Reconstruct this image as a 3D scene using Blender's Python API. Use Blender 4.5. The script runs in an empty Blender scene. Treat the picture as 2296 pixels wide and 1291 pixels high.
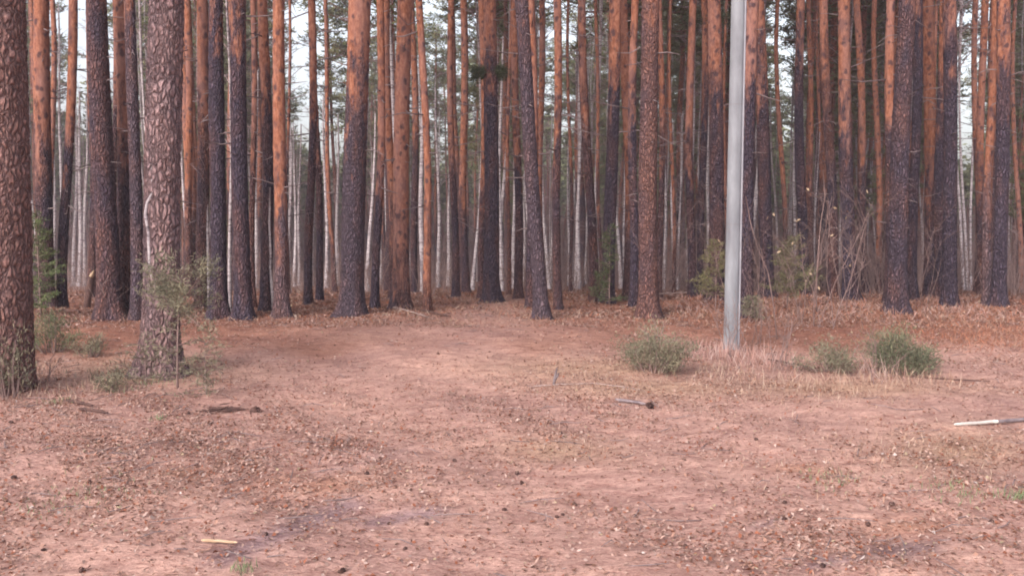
import bpy, math, random
import numpy as np
from mathutils import Vector, Matrix, noise as mn

# ------------------------------------------------------------------ camera, sky, sun, exposure
sc = bpy.context.scene
COL = sc.collection
F = 2000.0                       # focal length in pixels of the 2296 px wide photograph
PITCH = math.atan(195.5 / F)
CAMZ = 1.6
cam = bpy.data.cameras.new('camera')
cam.sensor_width = 36.0
cam.lens = F / 2296 * 36.0
cam.clip_start = 0.05
cam.clip_end = 3000
co = bpy.data.objects.new('camera', cam)
COL.objects.link(co)
co.location = (0, 0, CAMZ)
co.rotation_euler = (math.pi / 2 - PITCH, 0, 0)
sc.camera = co

SUN_EL, SUN_AZ = math.radians(33), math.radians(215)     # behind the camera, to its left
w = bpy.data.worlds.new('World')
sc.world = w
w.use_nodes = True
nt = w.node_tree
bg = nt.nodes['Background']
sky = nt.nodes.new('ShaderNodeTexSky')
sky.sky_type = 'NISHITA'
sky.sun_disc = False
sky.sun_elevation = SUN_EL
sky.sun_rotation = SUN_AZ
sky.dust_density = 4.0
sky.air_density = 1.0
hs = nt.nodes.new('ShaderNodeHueSaturation')
hs.inputs['Saturation'].default_value = 0.42
nt.links.new(sky.outputs[0], hs.inputs['Color'])
nt.links.new(hs.outputs[0], bg.inputs['Color'])
bg.inputs['Strength'].default_value = 0.15
sl = bpy.data.lights.new('sun', 'SUN')
sl.energy = 0.6
sl.angle = math.radians(22)
sl.color = (1.0, 0.93, 0.9)
so = bpy.data.objects.new('sun', sl)
COL.objects.link(so)
sd = Vector((math.sin(SUN_AZ) * math.cos(SUN_EL), math.cos(SUN_AZ) * math.cos(SUN_EL), math.sin(SUN_EL)))
so.rotation_euler = sd.to_track_quat('Z', 'Y').to_euler()
sc.view_settings.view_transform = 'Standard'
sc.view_settings.look = 'None'
sc.view_settings.exposure = 1.33
sc.view_settings.gamma = 1.0
sc.cycles.use_denoising = True
sc.cycles.max_bounces = 5
sc.cycles.diffuse_bounces = 3
sc.cycles.glossy_bounces = 2
sc.cycles.transmission_bounces = 2
sc.cycles.volume_bounces = 1
sc.cycles.filter_width = 1.9

# ------------------------------------------------------------------ helpers
rs = np.random.RandomState(7)
random.seed(7)
sp, cp = math.sin(PITCH), math.cos(PITCH)

def gz(x, y):
    """height of the ground"""
    x = np.asarray(x, float); y = np.asarray(y, float)
    z = np.zeros(np.broadcast(x, y).shape)
    a = np.clip(y - 12, 0, 5)
    z = z - 0.0085 * a * a - 0.085 * np.clip(y - 17, 0, 53)
    b = np.clip(y - 70, 0, 40)
    z = z - 0.085 * b + 0.085 * b * b / 80
    z = z + 0.018 * np.sin(x * 1.1 + 0.7 * y + 1) + 0.014 * np.sin(2.3 * x - 1.7 * y) + 0.008 * np.sin(4.1 * x + 3.3 * y)
    z = z + 0.006 * np.sin(9.1 * x + 2.0 * y + 2) * np.sin(7.3 * y - 3 * x)
    return z

def ray(px, py):
    u, v = (px - 1148) / F, (645.5 - py) / F
    return np.array([u, cp + v * sp, -sp + v * cp])

def hit(px, py):
    """point of the ground seen at a pixel of the photograph"""
    d = ray(px, py)
    lo, hi = 1.0, 140.0
    prev = 1.0
    t = 1.0
    while t < 140:
        p = d * t
        if CAMZ + p[2] < float(gz(p[0], p[1])):
            lo, hi = prev, t
            break
        prev = t
        t *= 1.01
    for _ in range(30):
        m = (lo + hi) / 2
        p = d * m
        if CAMZ + p[2] < float(gz(p[0], p[1])): hi = m
        else: lo = m
    return Vector((d[0] * hi, d[1] * hi, CAMZ + d[2] * hi))

def on_depth(px, py, Y):
    d = ray(px, py)
    t = Y / d[1]
    return Vector((d[0] * t, Y, CAMZ + d[2] * t))

def project(x, y, z):
    fy = y * cp - (z - CAMZ) * sp
    uy = y * sp + (z - CAMZ) * cp
    return 1148 + F * x / fy, 645.5 - F * uy / fy

class MB:
    """gathers tubes, sprays and leaves into one mesh"""
    def __init__(s):
        s.v, s.q, s.m, s.c, s.n = [], [], [], [], 0
    def add(s, v, q, mat=0, col=None):
        v = np.asarray(v, np.float32).reshape(-1, 3); q = np.asarray(q, np.int32).reshape(-1, 4)
        s.v.append(v); s.q.append(q + s.n); s.m.append(np.full(len(q), mat, np.int32)); s.n += len(v)
        if col is None: col = np.ones((len(v), 4), np.float32)
        s.c.append(np.asarray(col, np.float32).reshape(-1, 4))
    def tube(s, pts, rad, seg=5, mat=0, cap=True):
        pts = np.asarray(pts, float); n = len(pts)
        rad = np.broadcast_to(np.asarray(rad, float), (n,))
        t = np.gradient(pts, axis=0)
        t /= np.linalg.norm(t, axis=1)[:, None] + 1e-9
        ref = np.array([0.0, 0, 1]) if abs(t[:, 2].mean()) < 0.8 else np.array([1.0, 0, 0])
        a = np.cross(t, ref); a /= np.linalg.norm(a, axis=1)[:, None] + 1e-9
        b = np.cross(t, a)
        th = np.arange(seg) * 2 * math.pi / seg
        v = pts[:, None] + rad[:, None, None] * (np.cos(th)[None, :, None] * a[:, None] + np.sin(th)[None, :, None] * b[:, None])
        i = np.arange(n - 1)[:, None] * seg; j = np.arange(seg)[None]; k = (np.arange(seg)[None] + 1) % seg
        q = np.stack([i + j, i + seg + j, i + seg + k, i + k], -1).reshape(-1, 4)
        if cap and seg in (4, 5, 6, 8):
            e = (n - 1) * seg
            extra = []
            for o in (0, e):
                for m_ in range(1, seg - 1, 2):
                    extra.append([o, o + m_, o + m_ + 1, o + (m_ + 2 if m_ + 2 < seg else m_ + 1)])
            extra = [x for x in extra if len(set(x)) == 4]
            q = np.concatenate([q, np.array(extra, int)]) if extra else q
        s.add(v.reshape(-1, 3), q, mat)
    def sprays(s, base, dirs, length, width, mat=0, col=None):
        """many thin kite-shaped leaves, one per row"""
        base = np.asarray(base, float); dirs = np.asarray(dirs, float)
        N = len(base)
        dirs = dirs / (np.linalg.norm(dirs, axis=1)[:, None] + 1e-9)
        rnd = rs.normal(size=(N, 3))
        side = np.cross(dirs, rnd); side /= np.linalg.norm(side, axis=1)[:, None] + 1e-9
        L = np.broadcast_to(np.asarray(length, float), (N,))[:, None]; W = np.broadcast_to(np.asarray(width, float), (N,))[:, None]
        v = np.stack([base, base + dirs * L * 0.45 + side * W, base + dirs * L, base + dirs * L * 0.45 - side * W], 1)
        q = np.arange(N * 4).reshape(N, 4)
        c = None
        if col is not None:
            c = np.repeat(np.asarray(col, np.float32), 4, axis=0)
        s.add(v.reshape(-1, 3), q, mat, c)
    def mesh(s, name, mats, smooth=True, color=False):
        me = bpy.data.meshes.new(name)
        v = np.concatenate(s.v); q = np.concatenate(s.q); m = np.concatenate(s.m)
        me.vertices.add(len(v)); me.vertices.foreach_set('co', v.ravel())
        me.loops.add(len(q) * 4); me.loops.foreach_set('vertex_index', q.ravel().astype(np.int32))
        me.polygons.add(len(q)); me.polygons.foreach_set('loop_start', np.arange(0, len(q) * 4, 4, dtype=np.int32))
        me.polygons.foreach_set('loop_total', np.full(len(q), 4, np.int32)) if False else None
        me.polygons.foreach_set('material_index', m)
        me.polygons.foreach_set('use_smooth', np.full(len(q), smooth))
        for mt in mats: me.materials.append(mt)
        if color:
            at = me.color_attributes.new('tint', 'FLOAT_COLOR', 'POINT')
            at.data.foreach_set('color', np.concatenate(s.c).ravel())
        me.update(calc_edges=True)
        me.validate()
        return me

def link(name, me, parent=None, loc=(0, 0, 0), rot=(0, 0, 0), scale=(1, 1, 1)):
    o = bpy.data.objects.new(name, me)
    COL.objects.link(o)
    o.location = loc; o.rotation_euler = rot; o.scale = scale
    if parent: o.parent = parent
    return o

def tag(o, label=None, cat=None, group=None, kind=None):
    if label: o['label'] = label
    if cat: o['category'] = cat
    if group: o['group'] = group
    if kind: o['kind'] = kind
    return o

# ------------------------------------------------------------------ materials
def new_mat(name, rough=0.85, spec=0.2):
    m = bpy.data.materials.new(name); m.use_nodes = True
    b = m.node_tree.nodes['Principled BSDF']
    b.inputs['Roughness'].default_value = rough
    b.inputs['Specular IOR Level'].default_value = spec
    return m, m.node_tree, b

def N(nt, t, **k):
    n = nt.nodes.new(t)
    for a, b in k.items(): setattr(n, a, b)
    return n

def noise_tex(nt, vec, scale, detail=3, rough=0.55, dim='3D'):
    n = N(nt, 'ShaderNodeTexNoise'); n.inputs['Scale'].default_value = scale
    n.inputs['Detail'].default_value = detail; n.inputs['Roughness'].default_value = rough
    if vec is not None: nt.links.new(vec, n.inputs['Vector'])
    return n.outputs['Fac']

def ramp(nt, fac, stops, interp='LINEAR'):
    r = N(nt, 'ShaderNodeValToRGB'); cr = r.color_ramp; cr.interpolation = interp
    while len(cr.elements) < len(stops): cr.elements.new(0.5)
    for e, (p, c) in zip(cr.elements, stops):
        e.position = p; e.color = (*c, 1) if len(c) == 3 else c
    nt.links.new(fac, r.inputs[0])
    return r.outputs[0]

def mix(nt, fac, a, b, mode='MIX'):
    n = N(nt, 'ShaderNodeMix', data_type='RGBA', blend_type=mode)
    for i, x in ((0, fac), (6, a), (7, b)):
        if hasattr(x, 'is_linked') or hasattr(x, 'links'): nt.links.new(x, n.inputs[i])
        elif isinstance(x, (int, float)): n.inputs[i].default_value = x
        else: n.inputs[i].default_value = (*x, 1)
    return n.outputs[2]

def math_n(nt, op, a, b=0.0, clamp=False):
    n = N(nt, 'ShaderNodeMath', operation=op, use_clamp=clamp)
    for i, x in ((0, a), (1, b)):
        if isinstance(x, (int, float)): n.inputs[i].default_value = x
        else: nt.links.new(x, n.inputs[i])
    return n.outputs[0]

def vscale(nt, vec, s):
    n = N(nt, 'ShaderNodeVectorMath', operation='MULTIPLY'); nt.links.new(vec, n.inputs[0]); n.inputs[1].default_value = s
    return n.outputs[0]

def bump(nt, h, strength, dist, b):
    n = N(nt, 'ShaderNodeBump'); n.inputs['Strength'].default_value = strength; n.inputs['Distance'].default_value = dist
    nt.links.new(h, n.inputs['Height']); nt.links.new(n.outputs[0], b.inputs['Normal'])

def obj_prop(nt, name):
    a = N(nt, 'ShaderNodeAttribute', attribute_type='OBJECT', attribute_name=name)
    return a.outputs['Fac']

def coords(nt):
    tc = N(nt, 'ShaderNodeTexCoord')
    oi = N(nt, 'ShaderNodeObjectInfo')
    cmb = N(nt, 'ShaderNodeCombineXYZ')
    r = math_n(nt, 'MULTIPLY', oi.outputs['Random'], 57.0)
    for i in range(3): nt.links.new(r, cmb.inputs[i])
    ad = N(nt, 'ShaderNodeVectorMath', operation='ADD')
    nt.links.new(tc.outputs['Object'], ad.inputs[0]); nt.links.new(cmb.outputs[0], ad.inputs[1])
    return tc.outputs['Object'], ad.outputs[0], oi.outputs['Random']

def bark_material():
    m, nt, b = new_mat('pine_bark', 0.9, 0.15)
    raw, vec, rnd = coords(nt)
    sep = N(nt, 'ShaderNodeSeparateXYZ'); nt.links.new(raw, sep.inputs[0])
    wob = N(nt, 'ShaderNodeTexNoise'); wob.inputs['Scale'].default_value = 9; nt.links.new(vec, wob.inputs['Vector'])
    wv = N(nt, 'ShaderNodeVectorMath', operation='MULTIPLY_ADD'); nt.links.new(wob.outputs['Color'], wv.inputs[0])
    wv.inputs[1].default_value = (0.07, 0.07, 0.16); nt.links.new(vec, wv.inputs[2])
    pv = N(nt, 'ShaderNodeVectorMath', operation='SCALE'); nt.links.new(vscale(nt, wv.outputs[0], (30, 30, 12)), pv.inputs[0]); nt.links.new(obj_prop(nt, 'plate'), pv.inputs['Scale'])
    vor = N(nt, 'ShaderNodeTexVoronoi', feature='DISTANCE_TO_EDGE'); vor.inputs['Scale'].default_value = 1
    nt.links.new(pv.outputs[0], vor.inputs['Vector'])
    cell = N(nt, 'ShaderNodeTexVoronoi', feature='F1'); cell.inputs['Scale'].default_value = 1
    nt.links.new(pv.outputs[0], cell.inputs['Vector'])
    cs = N(nt, 'ShaderNodeSeparateColor'); nt.links.new(cell.outputs['Color'], cs.inputs[0])
    fur = N(nt, 'ShaderNodeMapRange'); fur.inputs[1].default_value = 0.0; fur.inputs[2].default_value = 0.30
    nt.links.new(vor.outputs['Distance'], fur.inputs[0])
    plate_n = noise_tex(nt, vscale(nt, vec, (60, 60, 22)), 1.0, 4, 0.7)
    # lower bark: grey-violet to red-brown plates with dark furrows
    tone = obj_prop(nt, 'tone')
    grey = ramp(nt, plate_n, [(0.32, (0.020, 0.015, 0.026)), (0.5, (0.058, 0.043, 0.066)), (0.7, (0.16, 0.125, 0.155))])
    red = ramp(nt, plate_n, [(0.25, (0.055, 0.023, 0.021)), (0.55, (0.22, 0.098, 0.075)), (0.75, (0.47, 0.25, 0.19))])
    patch = noise_tex(nt, vscale(nt, vec, (5, 5, 1.4)), 1.0, 2)
    tf = math_n(nt, 'ADD', tone, math_n(nt, 'MULTIPLY', math_n(nt, 'SUBTRACT', patch, 0.5), 2.2), True)
    low = mix(nt, tf, grey, red)
    pale = obj_prop(nt, 'pale')
    low = mix(nt, math_n(nt, 'MULTIPLY', pale, math_n(nt, 'ADD', math_n(nt, 'MULTIPLY', cs.outputs[0], 0.4), 0.22)), low, (0.56, 0.37, 0.37))
    low = mix(nt, math_n(nt, 'MULTIPLY', math_n(nt, 'SUBTRACT', 1.0, fur.outputs[0]), 0.62), low, (0.03, 0.021, 0.027))
    # upper bark: orange flaking skin
    fine = noise_tex(nt, vscale(nt, vec, (30, 30, 12)), 1.0, 5, 0.7)
    org = ramp(nt, fine, [(0.3, (0.10, 0.032, 0.020)), (0.48, (0.23, 0.086, 0.050)), (0.72, (0.36, 0.17, 0.115))])
    blot = noise_tex(nt, vscale(nt, vec, (7, 7, 4)), 1.0, 3)
    bl = N(nt, 'ShaderNodeMapRange'); bl.inputs[1].default_value = 0.54; bl.inputs[2].default_value = 0.66; nt.links.new(blot, bl.inputs[0])
    org = mix(nt, math_n(nt, 'MULTIPLY', bl.outputs[0], 0.7), org, (0.085, 0.04, 0.04))
    film = noise_tex(nt, vscale(nt, vec, (4, 4, 0.9)), 1.0, 2)
    fm = N(nt, 'ShaderNodeMapRange'); fm.inputs[1].default_value = 0.42; fm.inputs[2].default_value = 0.7; nt.links.new(film, fm.inputs[0])
    org = mix(nt, math_n(nt, 'MULTIPLY', fm.outputs[0], 0.6), org, (0.22, 0.12, 0.11))
    kn = N(nt, 'ShaderNodeTexVoronoi', feature='F1'); kn.inputs['Scale'].default_value = 1
    nt.links.new(vscale(nt, wv.outputs[0], (8.5, 8.5, 6.5)), kn.inputs['Vector'])
    kr = N(nt, 'ShaderNodeMapRange'); kr.inputs[1].default_value = .18; kr.inputs[2].default_value = .36; kr.inputs[3].default_value = .9; kr.inputs[4].default_value = 0
    nt.links.new(kn.outputs['Distance'], kr.inputs[0])
    org = mix(nt, kr.outputs[0], org, (0.055, 0.030, 0.035))
    # where the bark changes
    edge = noise_tex(nt, vscale(nt, vec, (8, 8, 2.0)), 1.0, 5, 0.7)
    z = math_n(nt, 'ADD', sep.outputs[2], math_n(nt, 'MULTIPLY', math_n(nt, 'SUBTRACT', edge, 0.5), 6.0))
    up = N(nt, 'ShaderNodeMapRange'); nt.links.new(math_n(nt, 'SUBTRACT', z, obj_prop(nt, 'bark_top')), up.inputs[0])
    up.inputs[1].default_value = -0.55; up.inputs[2].default_value = 0.55
    colr = mix(nt, up.outputs[0], low, org)
    nt.links.new(colr, b.inputs['Base Color'])
    h1 = math_n(nt, 'ADD', math_n(nt, 'MULTIPLY', fur.outputs[0], 1.0), math_n(nt, 'MULTIPLY', plate_n, 0.5))
    h2 = math_n(nt, 'MULTIPLY', fine, 0.35)
    hh = N(nt, 'ShaderNodeMix', data_type='FLOAT'); nt.links.new(up.outputs[0], hh.inputs[0]); nt.links.new(h1, hh.inputs[2]); nt.links.new(h2, hh.inputs[3])
    bump(nt, hh.outputs[0], 1.0, 0.032, b)
    return m

def birch_material():
    m, nt, b = new_mat('birch_bark', 0.8, 0.2)
    raw, vec, rnd = coords(nt)
    n1 = noise_tex(nt, vscale(nt, vec, (6, 6, 26)), 1.0, 3, 0.6)
    n2 = noise_tex(nt, vscale(nt, vec, (5, 5, 2.0)), 1.0, 3, 0.6)
    c = ramp(nt, n1, [(0.34, (0.12, 0.09, 0.10)), (0.43, (0.31, 0.26, 0.275)), (0.7, (0.52, 0.46, 0.47))])
    bl = N(nt, 'ShaderNodeMapRange'); bl.inputs[1].default_value = 0.55; bl.inputs[2].default_value = 0.68; nt.links.new(n2, bl.inputs[0])
    c = mix(nt, math_n(nt, 'MULTIPLY', bl.outputs[0], 0.75), c, (0.10, 0.075, 0.09))
    nt.links.new(c, b.inputs['Base Color'])
    bump(nt, n1, 0.4, 0.006, b)
    return m

def simple_mat(name, c1, c2, scale=12, rough=0.85, tint=False, bumpd=0.0, spec=0.2, stretch=(1, 1, 1), trans=0.0):
    m, nt, b = new_mat(name, rough, spec)
    raw, vec, rnd = coords(nt)
    f = noise_tex(nt, vscale(nt, vec, stretch), scale, 4, 0.65)
    c = ramp(nt, f, [(0.3, c1), (0.7, c2)])
    if tint:
        a = N(nt, 'ShaderNodeAttribute', attribute_type='GEOMETRY', attribute_name='tint')
        c = mix(nt, 1.0, c, a.outputs['Color'], 'MULTIPLY')
    nt.links.new(c, b.inputs['Base Color'])
    if bumpd: bump(nt, f, 0.7, bumpd, b)
    return m

M_BARK = bark_material()
M_BIRCH = birch_material()
M_NEEDLE = simple_mat('pine_needles', (0.085, 0.098, 0.05), (0.20, 0.205, 0.11), 0.9, tint=True)
M_LIMB = simple_mat('pine_limb', (0.14, 0.065, 0.045), (0.26, 0.13, 0.09), 6)
M_DEAD = simple_mat('dead_wood', (0.10, 0.075, 0.08), (0.24, 0.18, 0.18), 10)
M_TWIG = simple_mat('birch_twig', (0.20, 0.14, 0.145), (0.36, 0.27, 0.27), 3)
M_SPRUCE = simple_mat('spruce_needles', (0.065, 0.075, 0.045), (0.14, 0.145, 0.08), 5, tint=True)
M_STEM = simple_mat('shrub_stem', (0.13, 0.085, 0.08), (0.27, 0.18, 0.165), 8)
M_PALESTEM = simple_mat('pale_stem', (0.22, 0.155, 0.14), (0.36, 0.27, 0.25), 8)
M_LEAF = simple_mat('dry_leaf', (0.75, 0.75, 0.75), (1.0, 1.0, 1.0), 30, tint=True, rough=0.75)
M_GRASS = simple_mat('dry_grass', (0.75, 0.75, 0.75), (1.0, 1.0, 1.0), 10, tint=True)

def ground_material():
    m, nt, b = new_mat('forest_floor', 0.95, 0.1)
    tc = N(nt, 'ShaderNodeTexCoord'); vec = tc.outputs['Object']
    a = N(nt, 'ShaderNodeAttribute', attribute_type='GEOMETRY', attribute_name='tint')
    big = noise_tex(nt, vec, 0.8, 4, 0.6)
    mid = noise_tex(nt, vscale(nt, vec, (5, 9, 5)), 1.0, 4, 0.65)
    fine = noise_tex(nt, vscale(nt, vec, (28, 60, 28)), 1.0, 4, 0.7)
    grain = noise_tex(nt, vec, 130, 3, 0.7)
    c = mix(nt, 1.0, a.outputs['Color'], ramp(nt, big, [(0.3, (0.80, 0.76, 0.78)), (0.7, (1.12, 1.1, 1.06))]), 'MULTIPLY')
    c = mix(nt, 1.0, c, ramp(nt, mid, [(0.28, (0.68, 0.60, 0.60)), (0.5, (1, 1, 1)), (0.74, (1.26, 1.28, 1.26))]), 'MULTIPLY')
    c = mix(nt, 1.0, c, ramp(nt, fine, [(0.3, (0.58, 0.48, 0.46)), (0.48, (1, 1, 1)), (0.7, (1.28, 1.32, 1.3))]), 'MULTIPLY')
    c = mix(nt, 1.0, c, ramp(nt, grain, [(0.3, (0.8, 0.78, 0.78)), (0.7, (1.18, 1.18, 1.18))]), 'MULTIPLY')
    nt.links.new(c, b.inputs['Base Color'])
    h = math_n(nt, 'ADD', math_n(nt, 'MULTIPLY', fine, 0.6), math_n(nt, 'ADD', math_n(nt, 'MULTIPLY', mid, 1.0), math_n(nt, 'MULTIPLY', grain, 0.2)))
    bump(nt, h, 0.6, 0.03, b)
    return m
M_GROUND = ground_material()

# ------------------------------------------------------------------ ground masks (where which soil and litter lies)
def G(x, y, spot):
    """soft spot on the ground given by photo pixels (cx, cy, half width, half height)"""
    cx, cy, hw, hh = spot
    return np.exp(-(((x - cx) / hw) ** 2 + ((y - cy) / hh) ** 2))

def pix_of(x, y):
    z = gz(x, y)
    return project(x, y, z)

LEAFY = [(150, 960, 330, 100, 1.0), (330, 1060, 420, 110, 1.0), (60, 1200, 300, 100, .9), (620, 1010, 250, 90, .7), (2050, 1200, 420, 100, 1.2),
         (1500, 900, 300, 45, .8), (1650, 1230, 300, 70, .9), (2180, 1050, 240, 80, .8), (1300, 960, 260, 60, .5), (900, 1060, 200, 60, .5), (1350, 1100, 500, 150, .35)]
def leafiness(x, y):
    u, v = pix_of(x, y)
    d = np.full(np.shape(u), 0.27)
    for (a, b_, c, e, s) in LEAFY: d = d + s * G(u, v, (a, b_, c, e)) * 0.42
    d = d * (1 - 0.88 * np.clip(G(u, v, (950, 790, 480, 80)) + G(u, v, (1950, 925, 420, 38)) + G(u, v, (1330, 1080, 260, 45)), 0, 1))
    d = np.where(v < 735, 1.0 - .85 * np.clip(G(u, v, (1100, 715, 150, 26)) + G(u, v, (1130, 675, 50, 12)), 0, 1), d)
    return np.clip(d, 0.05, 1.1)

def ground_color(x, y):
    u, v = pix_of(x, y)
    n = x.shape
    base = np.array([0.41, 0.248, 0.211])
    c = np.tile(base, n + (1,))
    def blend(m, col):
        nonlocal c
        m = np.clip(m, 0, 1)[..., None]
        c = c * (1 - m) + np.array(col) * m
    # russet needle litter under the trees
    wob = 14 * np.sin(u / 90.) + 9 * np.sin(u / 37. + 1)
    edge = 775 - 0.02 * (u - 1148) + wob
    edge = np.where(u > 1500, edge + 20, edge)
    litter = 1 / (1 + np.exp((v - edge) / 9.0))
    trail = G(u, v, (1010, 745, 330, 36)) + G(u, v, (1110, 700, 110, 18)) + G(u, v, (1130, 672, 60, 10)) * .8 + G(u, v, (2000, 900, 500, 50))
    blend(litter * (1 - 0.85 * np.clip(trail, 0, 1)), (0.25, 0.118, 0.085))
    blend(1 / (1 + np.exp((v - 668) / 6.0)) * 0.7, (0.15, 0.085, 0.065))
    # sandy tan thatch
    for s in [(1330, 825, 230, 26), (1450, 870, 240, 22), (2150, 1010, 160, 50), (1250, 1010, 130, 30), (300, 830, 200, 30), (1900, 870, 260, 20)]:
        blend(G(u, v, s) * 0.6, (0.37, 0.245, 0.165))
    # orange sand
    for s in [(2040, 1180, 90, 22), (700, 1085, 120, 25), (1790, 1050, 60, 10), (420, 1060, 60, 16)]:
        blend(G(u, v, s) * 0.5, (0.42, 0.20, 0.12))
    # grey-violet worn ruts and charred soil
    def streak(x0, y0, x1, y1, r):
        dx, dy = x1 - x0, y1 - y0
        t = np.clip(((u - x0) * dx + (v - y0) * dy) / (dx * dx + dy * dy), 0, 1)
        return np.exp(-(((u - x0 - t * dx) ** 2 * .25 + (v - y0 - t * dy) ** 2) / (r * r)))
    blend(streak(500, 1250, 780, 1130, 20) * .75, (0.235, 0.165, 0.185))
    blend(streak(830, 1170, 980, 1145, 13) * .75, (0.23, 0.16, 0.18))
    blend(streak(640, 1090, 900, 1010, 10) * .3, (0.25, 0.17, 0.18))
    blend(streak(1820, 1265, 1900, 1250, 16) * .7, (0.17, 0.12, 0.14))
    blend(streak(1960, 1235, 2080, 1225, 20) * .75, (0.13, 0.09, 0.105))
    blend(streak(1700, 1180, 1750, 1160, 9) * .6, (0.2, 0.14, 0.16))
    blend(G(u, v, (1410, 905, 60, 12)) * .4, (0.3, 0.2, 0.2))
    # ground colour darkened in soft patches under the left-hand saplings and behind the shrubs
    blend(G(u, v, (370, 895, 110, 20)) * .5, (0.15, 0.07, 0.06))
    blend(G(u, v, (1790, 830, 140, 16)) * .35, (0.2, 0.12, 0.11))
    return c

def build_ground():
    xs = np.concatenate([-np.geomspace(400, 13, 26), np.arange(-12.6, 12.61, 0.07), np.geomspace(13, 400, 26)])
    ys = np.concatenate([-np.geomspace(60, 2, 8), np.arange(-1.5, 2.5, 0.4), np.arange(2.6, 8, 0.05), np.arange(8, 24, 0.09), np.geomspace(24.3, 700, 70)])
    X, Y = np.meshgrid(xs, ys)
    Z = gz(X, Y)
    far = np.clip((np.abs(X) - 12.5) / 5, 0, 1) + np.clip((Y - 24) / 5, 0, 1)
    small = rs.normal(size=X.shape)
    small = (small + np.roll(small, 1, 0) + np.roll(small, 1, 1) + np.roll(np.roll(small, 1, 0), 1, 1)) / 4
    Z = Z + small * 0.010 * (1 - np.clip(far, 0, 1))
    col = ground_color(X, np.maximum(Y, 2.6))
    nx = len(xs); ny = len(ys)
    i = (np.arange(ny - 1)[:, None] * nx + np.arange(nx - 1)[None]).reshape(-1)
    q = np.stack([i, i + 1, i + nx + 1, i + nx], 1)
    mb = MB()
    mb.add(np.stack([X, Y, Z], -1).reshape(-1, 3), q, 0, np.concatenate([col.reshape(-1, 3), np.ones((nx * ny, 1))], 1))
    o = link('ground', mb.mesh('ground', [M_GROUND], True, True))
    tag(o, kind='structure')
build_ground()

# ------------------------------------------------------------------ trees
def trunk_mesh(name, r0, H, seed, path, zs, seg, amp, mats, stubs=(), flare=0.45, taper=0.62, furrow=0.0):
    """tapered bole; path(z) gives the sideways offset of its axis, zs the ring heights"""
    zs = np.asarray(zs, float)
    th = np.arange(seg) * 2 * math.pi / seg
    R = r0 * (1 - taper * np.clip(zs, 0, None) / H)
    TH, ZZ = np.meshgrid(th, zs)
    RR = np.repeat(R[:, None], seg, 1)
    lob = 1 + 0.35 * np.sin(3 * TH + seed) + 0.2 * np.sin(5 * TH + seed * 2)
    RR = RR * (1 + flare * lob * np.exp(-np.clip(ZZ, -1, None) / 0.17))
    RR = RR * (1 + 0.035 * np.sin(2 * TH + seed + ZZ * 0.6) + 0.02 * np.sin(ZZ * 2.1 + seed))
    if amp > 0:
        d = np.empty_like(RR)
        k1 = 1.0 / 0.042; fk = 27 if furrow > .008 else 30
        for i in range(len(zs)):
            for j in range(seg):
                x = math.cos(th[j]) * r0; y = math.sin(th[j]) * r0
                p = (x * k1 + seed * 3.1, y * k1, zs[i] * 8.5)
                if furrow > 0:
                    wn = mn.noise_vector((x * 14, y * 14 + seed, zs[i] * 9)) * 0.3
                    dd = mn.voronoi((x * fk + seed * 3.1 + wn[0], y * fk + wn[1], zs[i] * fk * .4 + wn[2]), distance_metric='DISTANCE', exponent=2.5)[0]
                    e = min(1.0, (dd[1] - dd[0]) * 3.0)
                    d[i, j] = (e - 0.7) * furrow + mn.noise((x * 60, y * 60 + seed, zs[i] * 25)) * amp
                else:
                    d[i, j] = mn.noise(p) * amp
        RR = RR + d
    off = np.array([path(z) for z in zs])
    V = np.stack([RR * np.cos(TH) + off[:, 0:1], RR * np.sin(TH) + off[:, 1:2], ZZ], -1)
    n = len(zs)
    i = np.arange(n - 1)[:, None] * seg; j = np.arange(seg)[None]; k = (j + 1) % seg
    q = np.stack([i + j, i + k, i + seg + k, i + seg + j], -1).reshape(-1, 4)
    mb = MB(); mb.add(V.reshape(-1, 3), q, 0)
    for (z, a, L, r, rise) in stubs:
        o = np.array([*path(z), z]); d = np.array([math.cos(a), math.sin(a), rise])
        rr = r0 * (1 - taper * z / H) * 0.7
        pts = [o + d * rr, o + d * (rr + L * .5) + np.array([0, 0, rs.normal() * L * .05]), o + d * (rr + L) + np.array([0, 0, rs.normal() * L * .12])]
        mb.tube(pts, [r, r * .75, r * .3], 4, 1)
    return mb.mesh(name, mats)

def ring_heights(zfine, dz, H, coarse):
    a = np.arange(-0.25, zfine, dz)
    b = np.arange(zfine, H, coarse)
    return np.concatenate([a, b, [H]])

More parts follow.
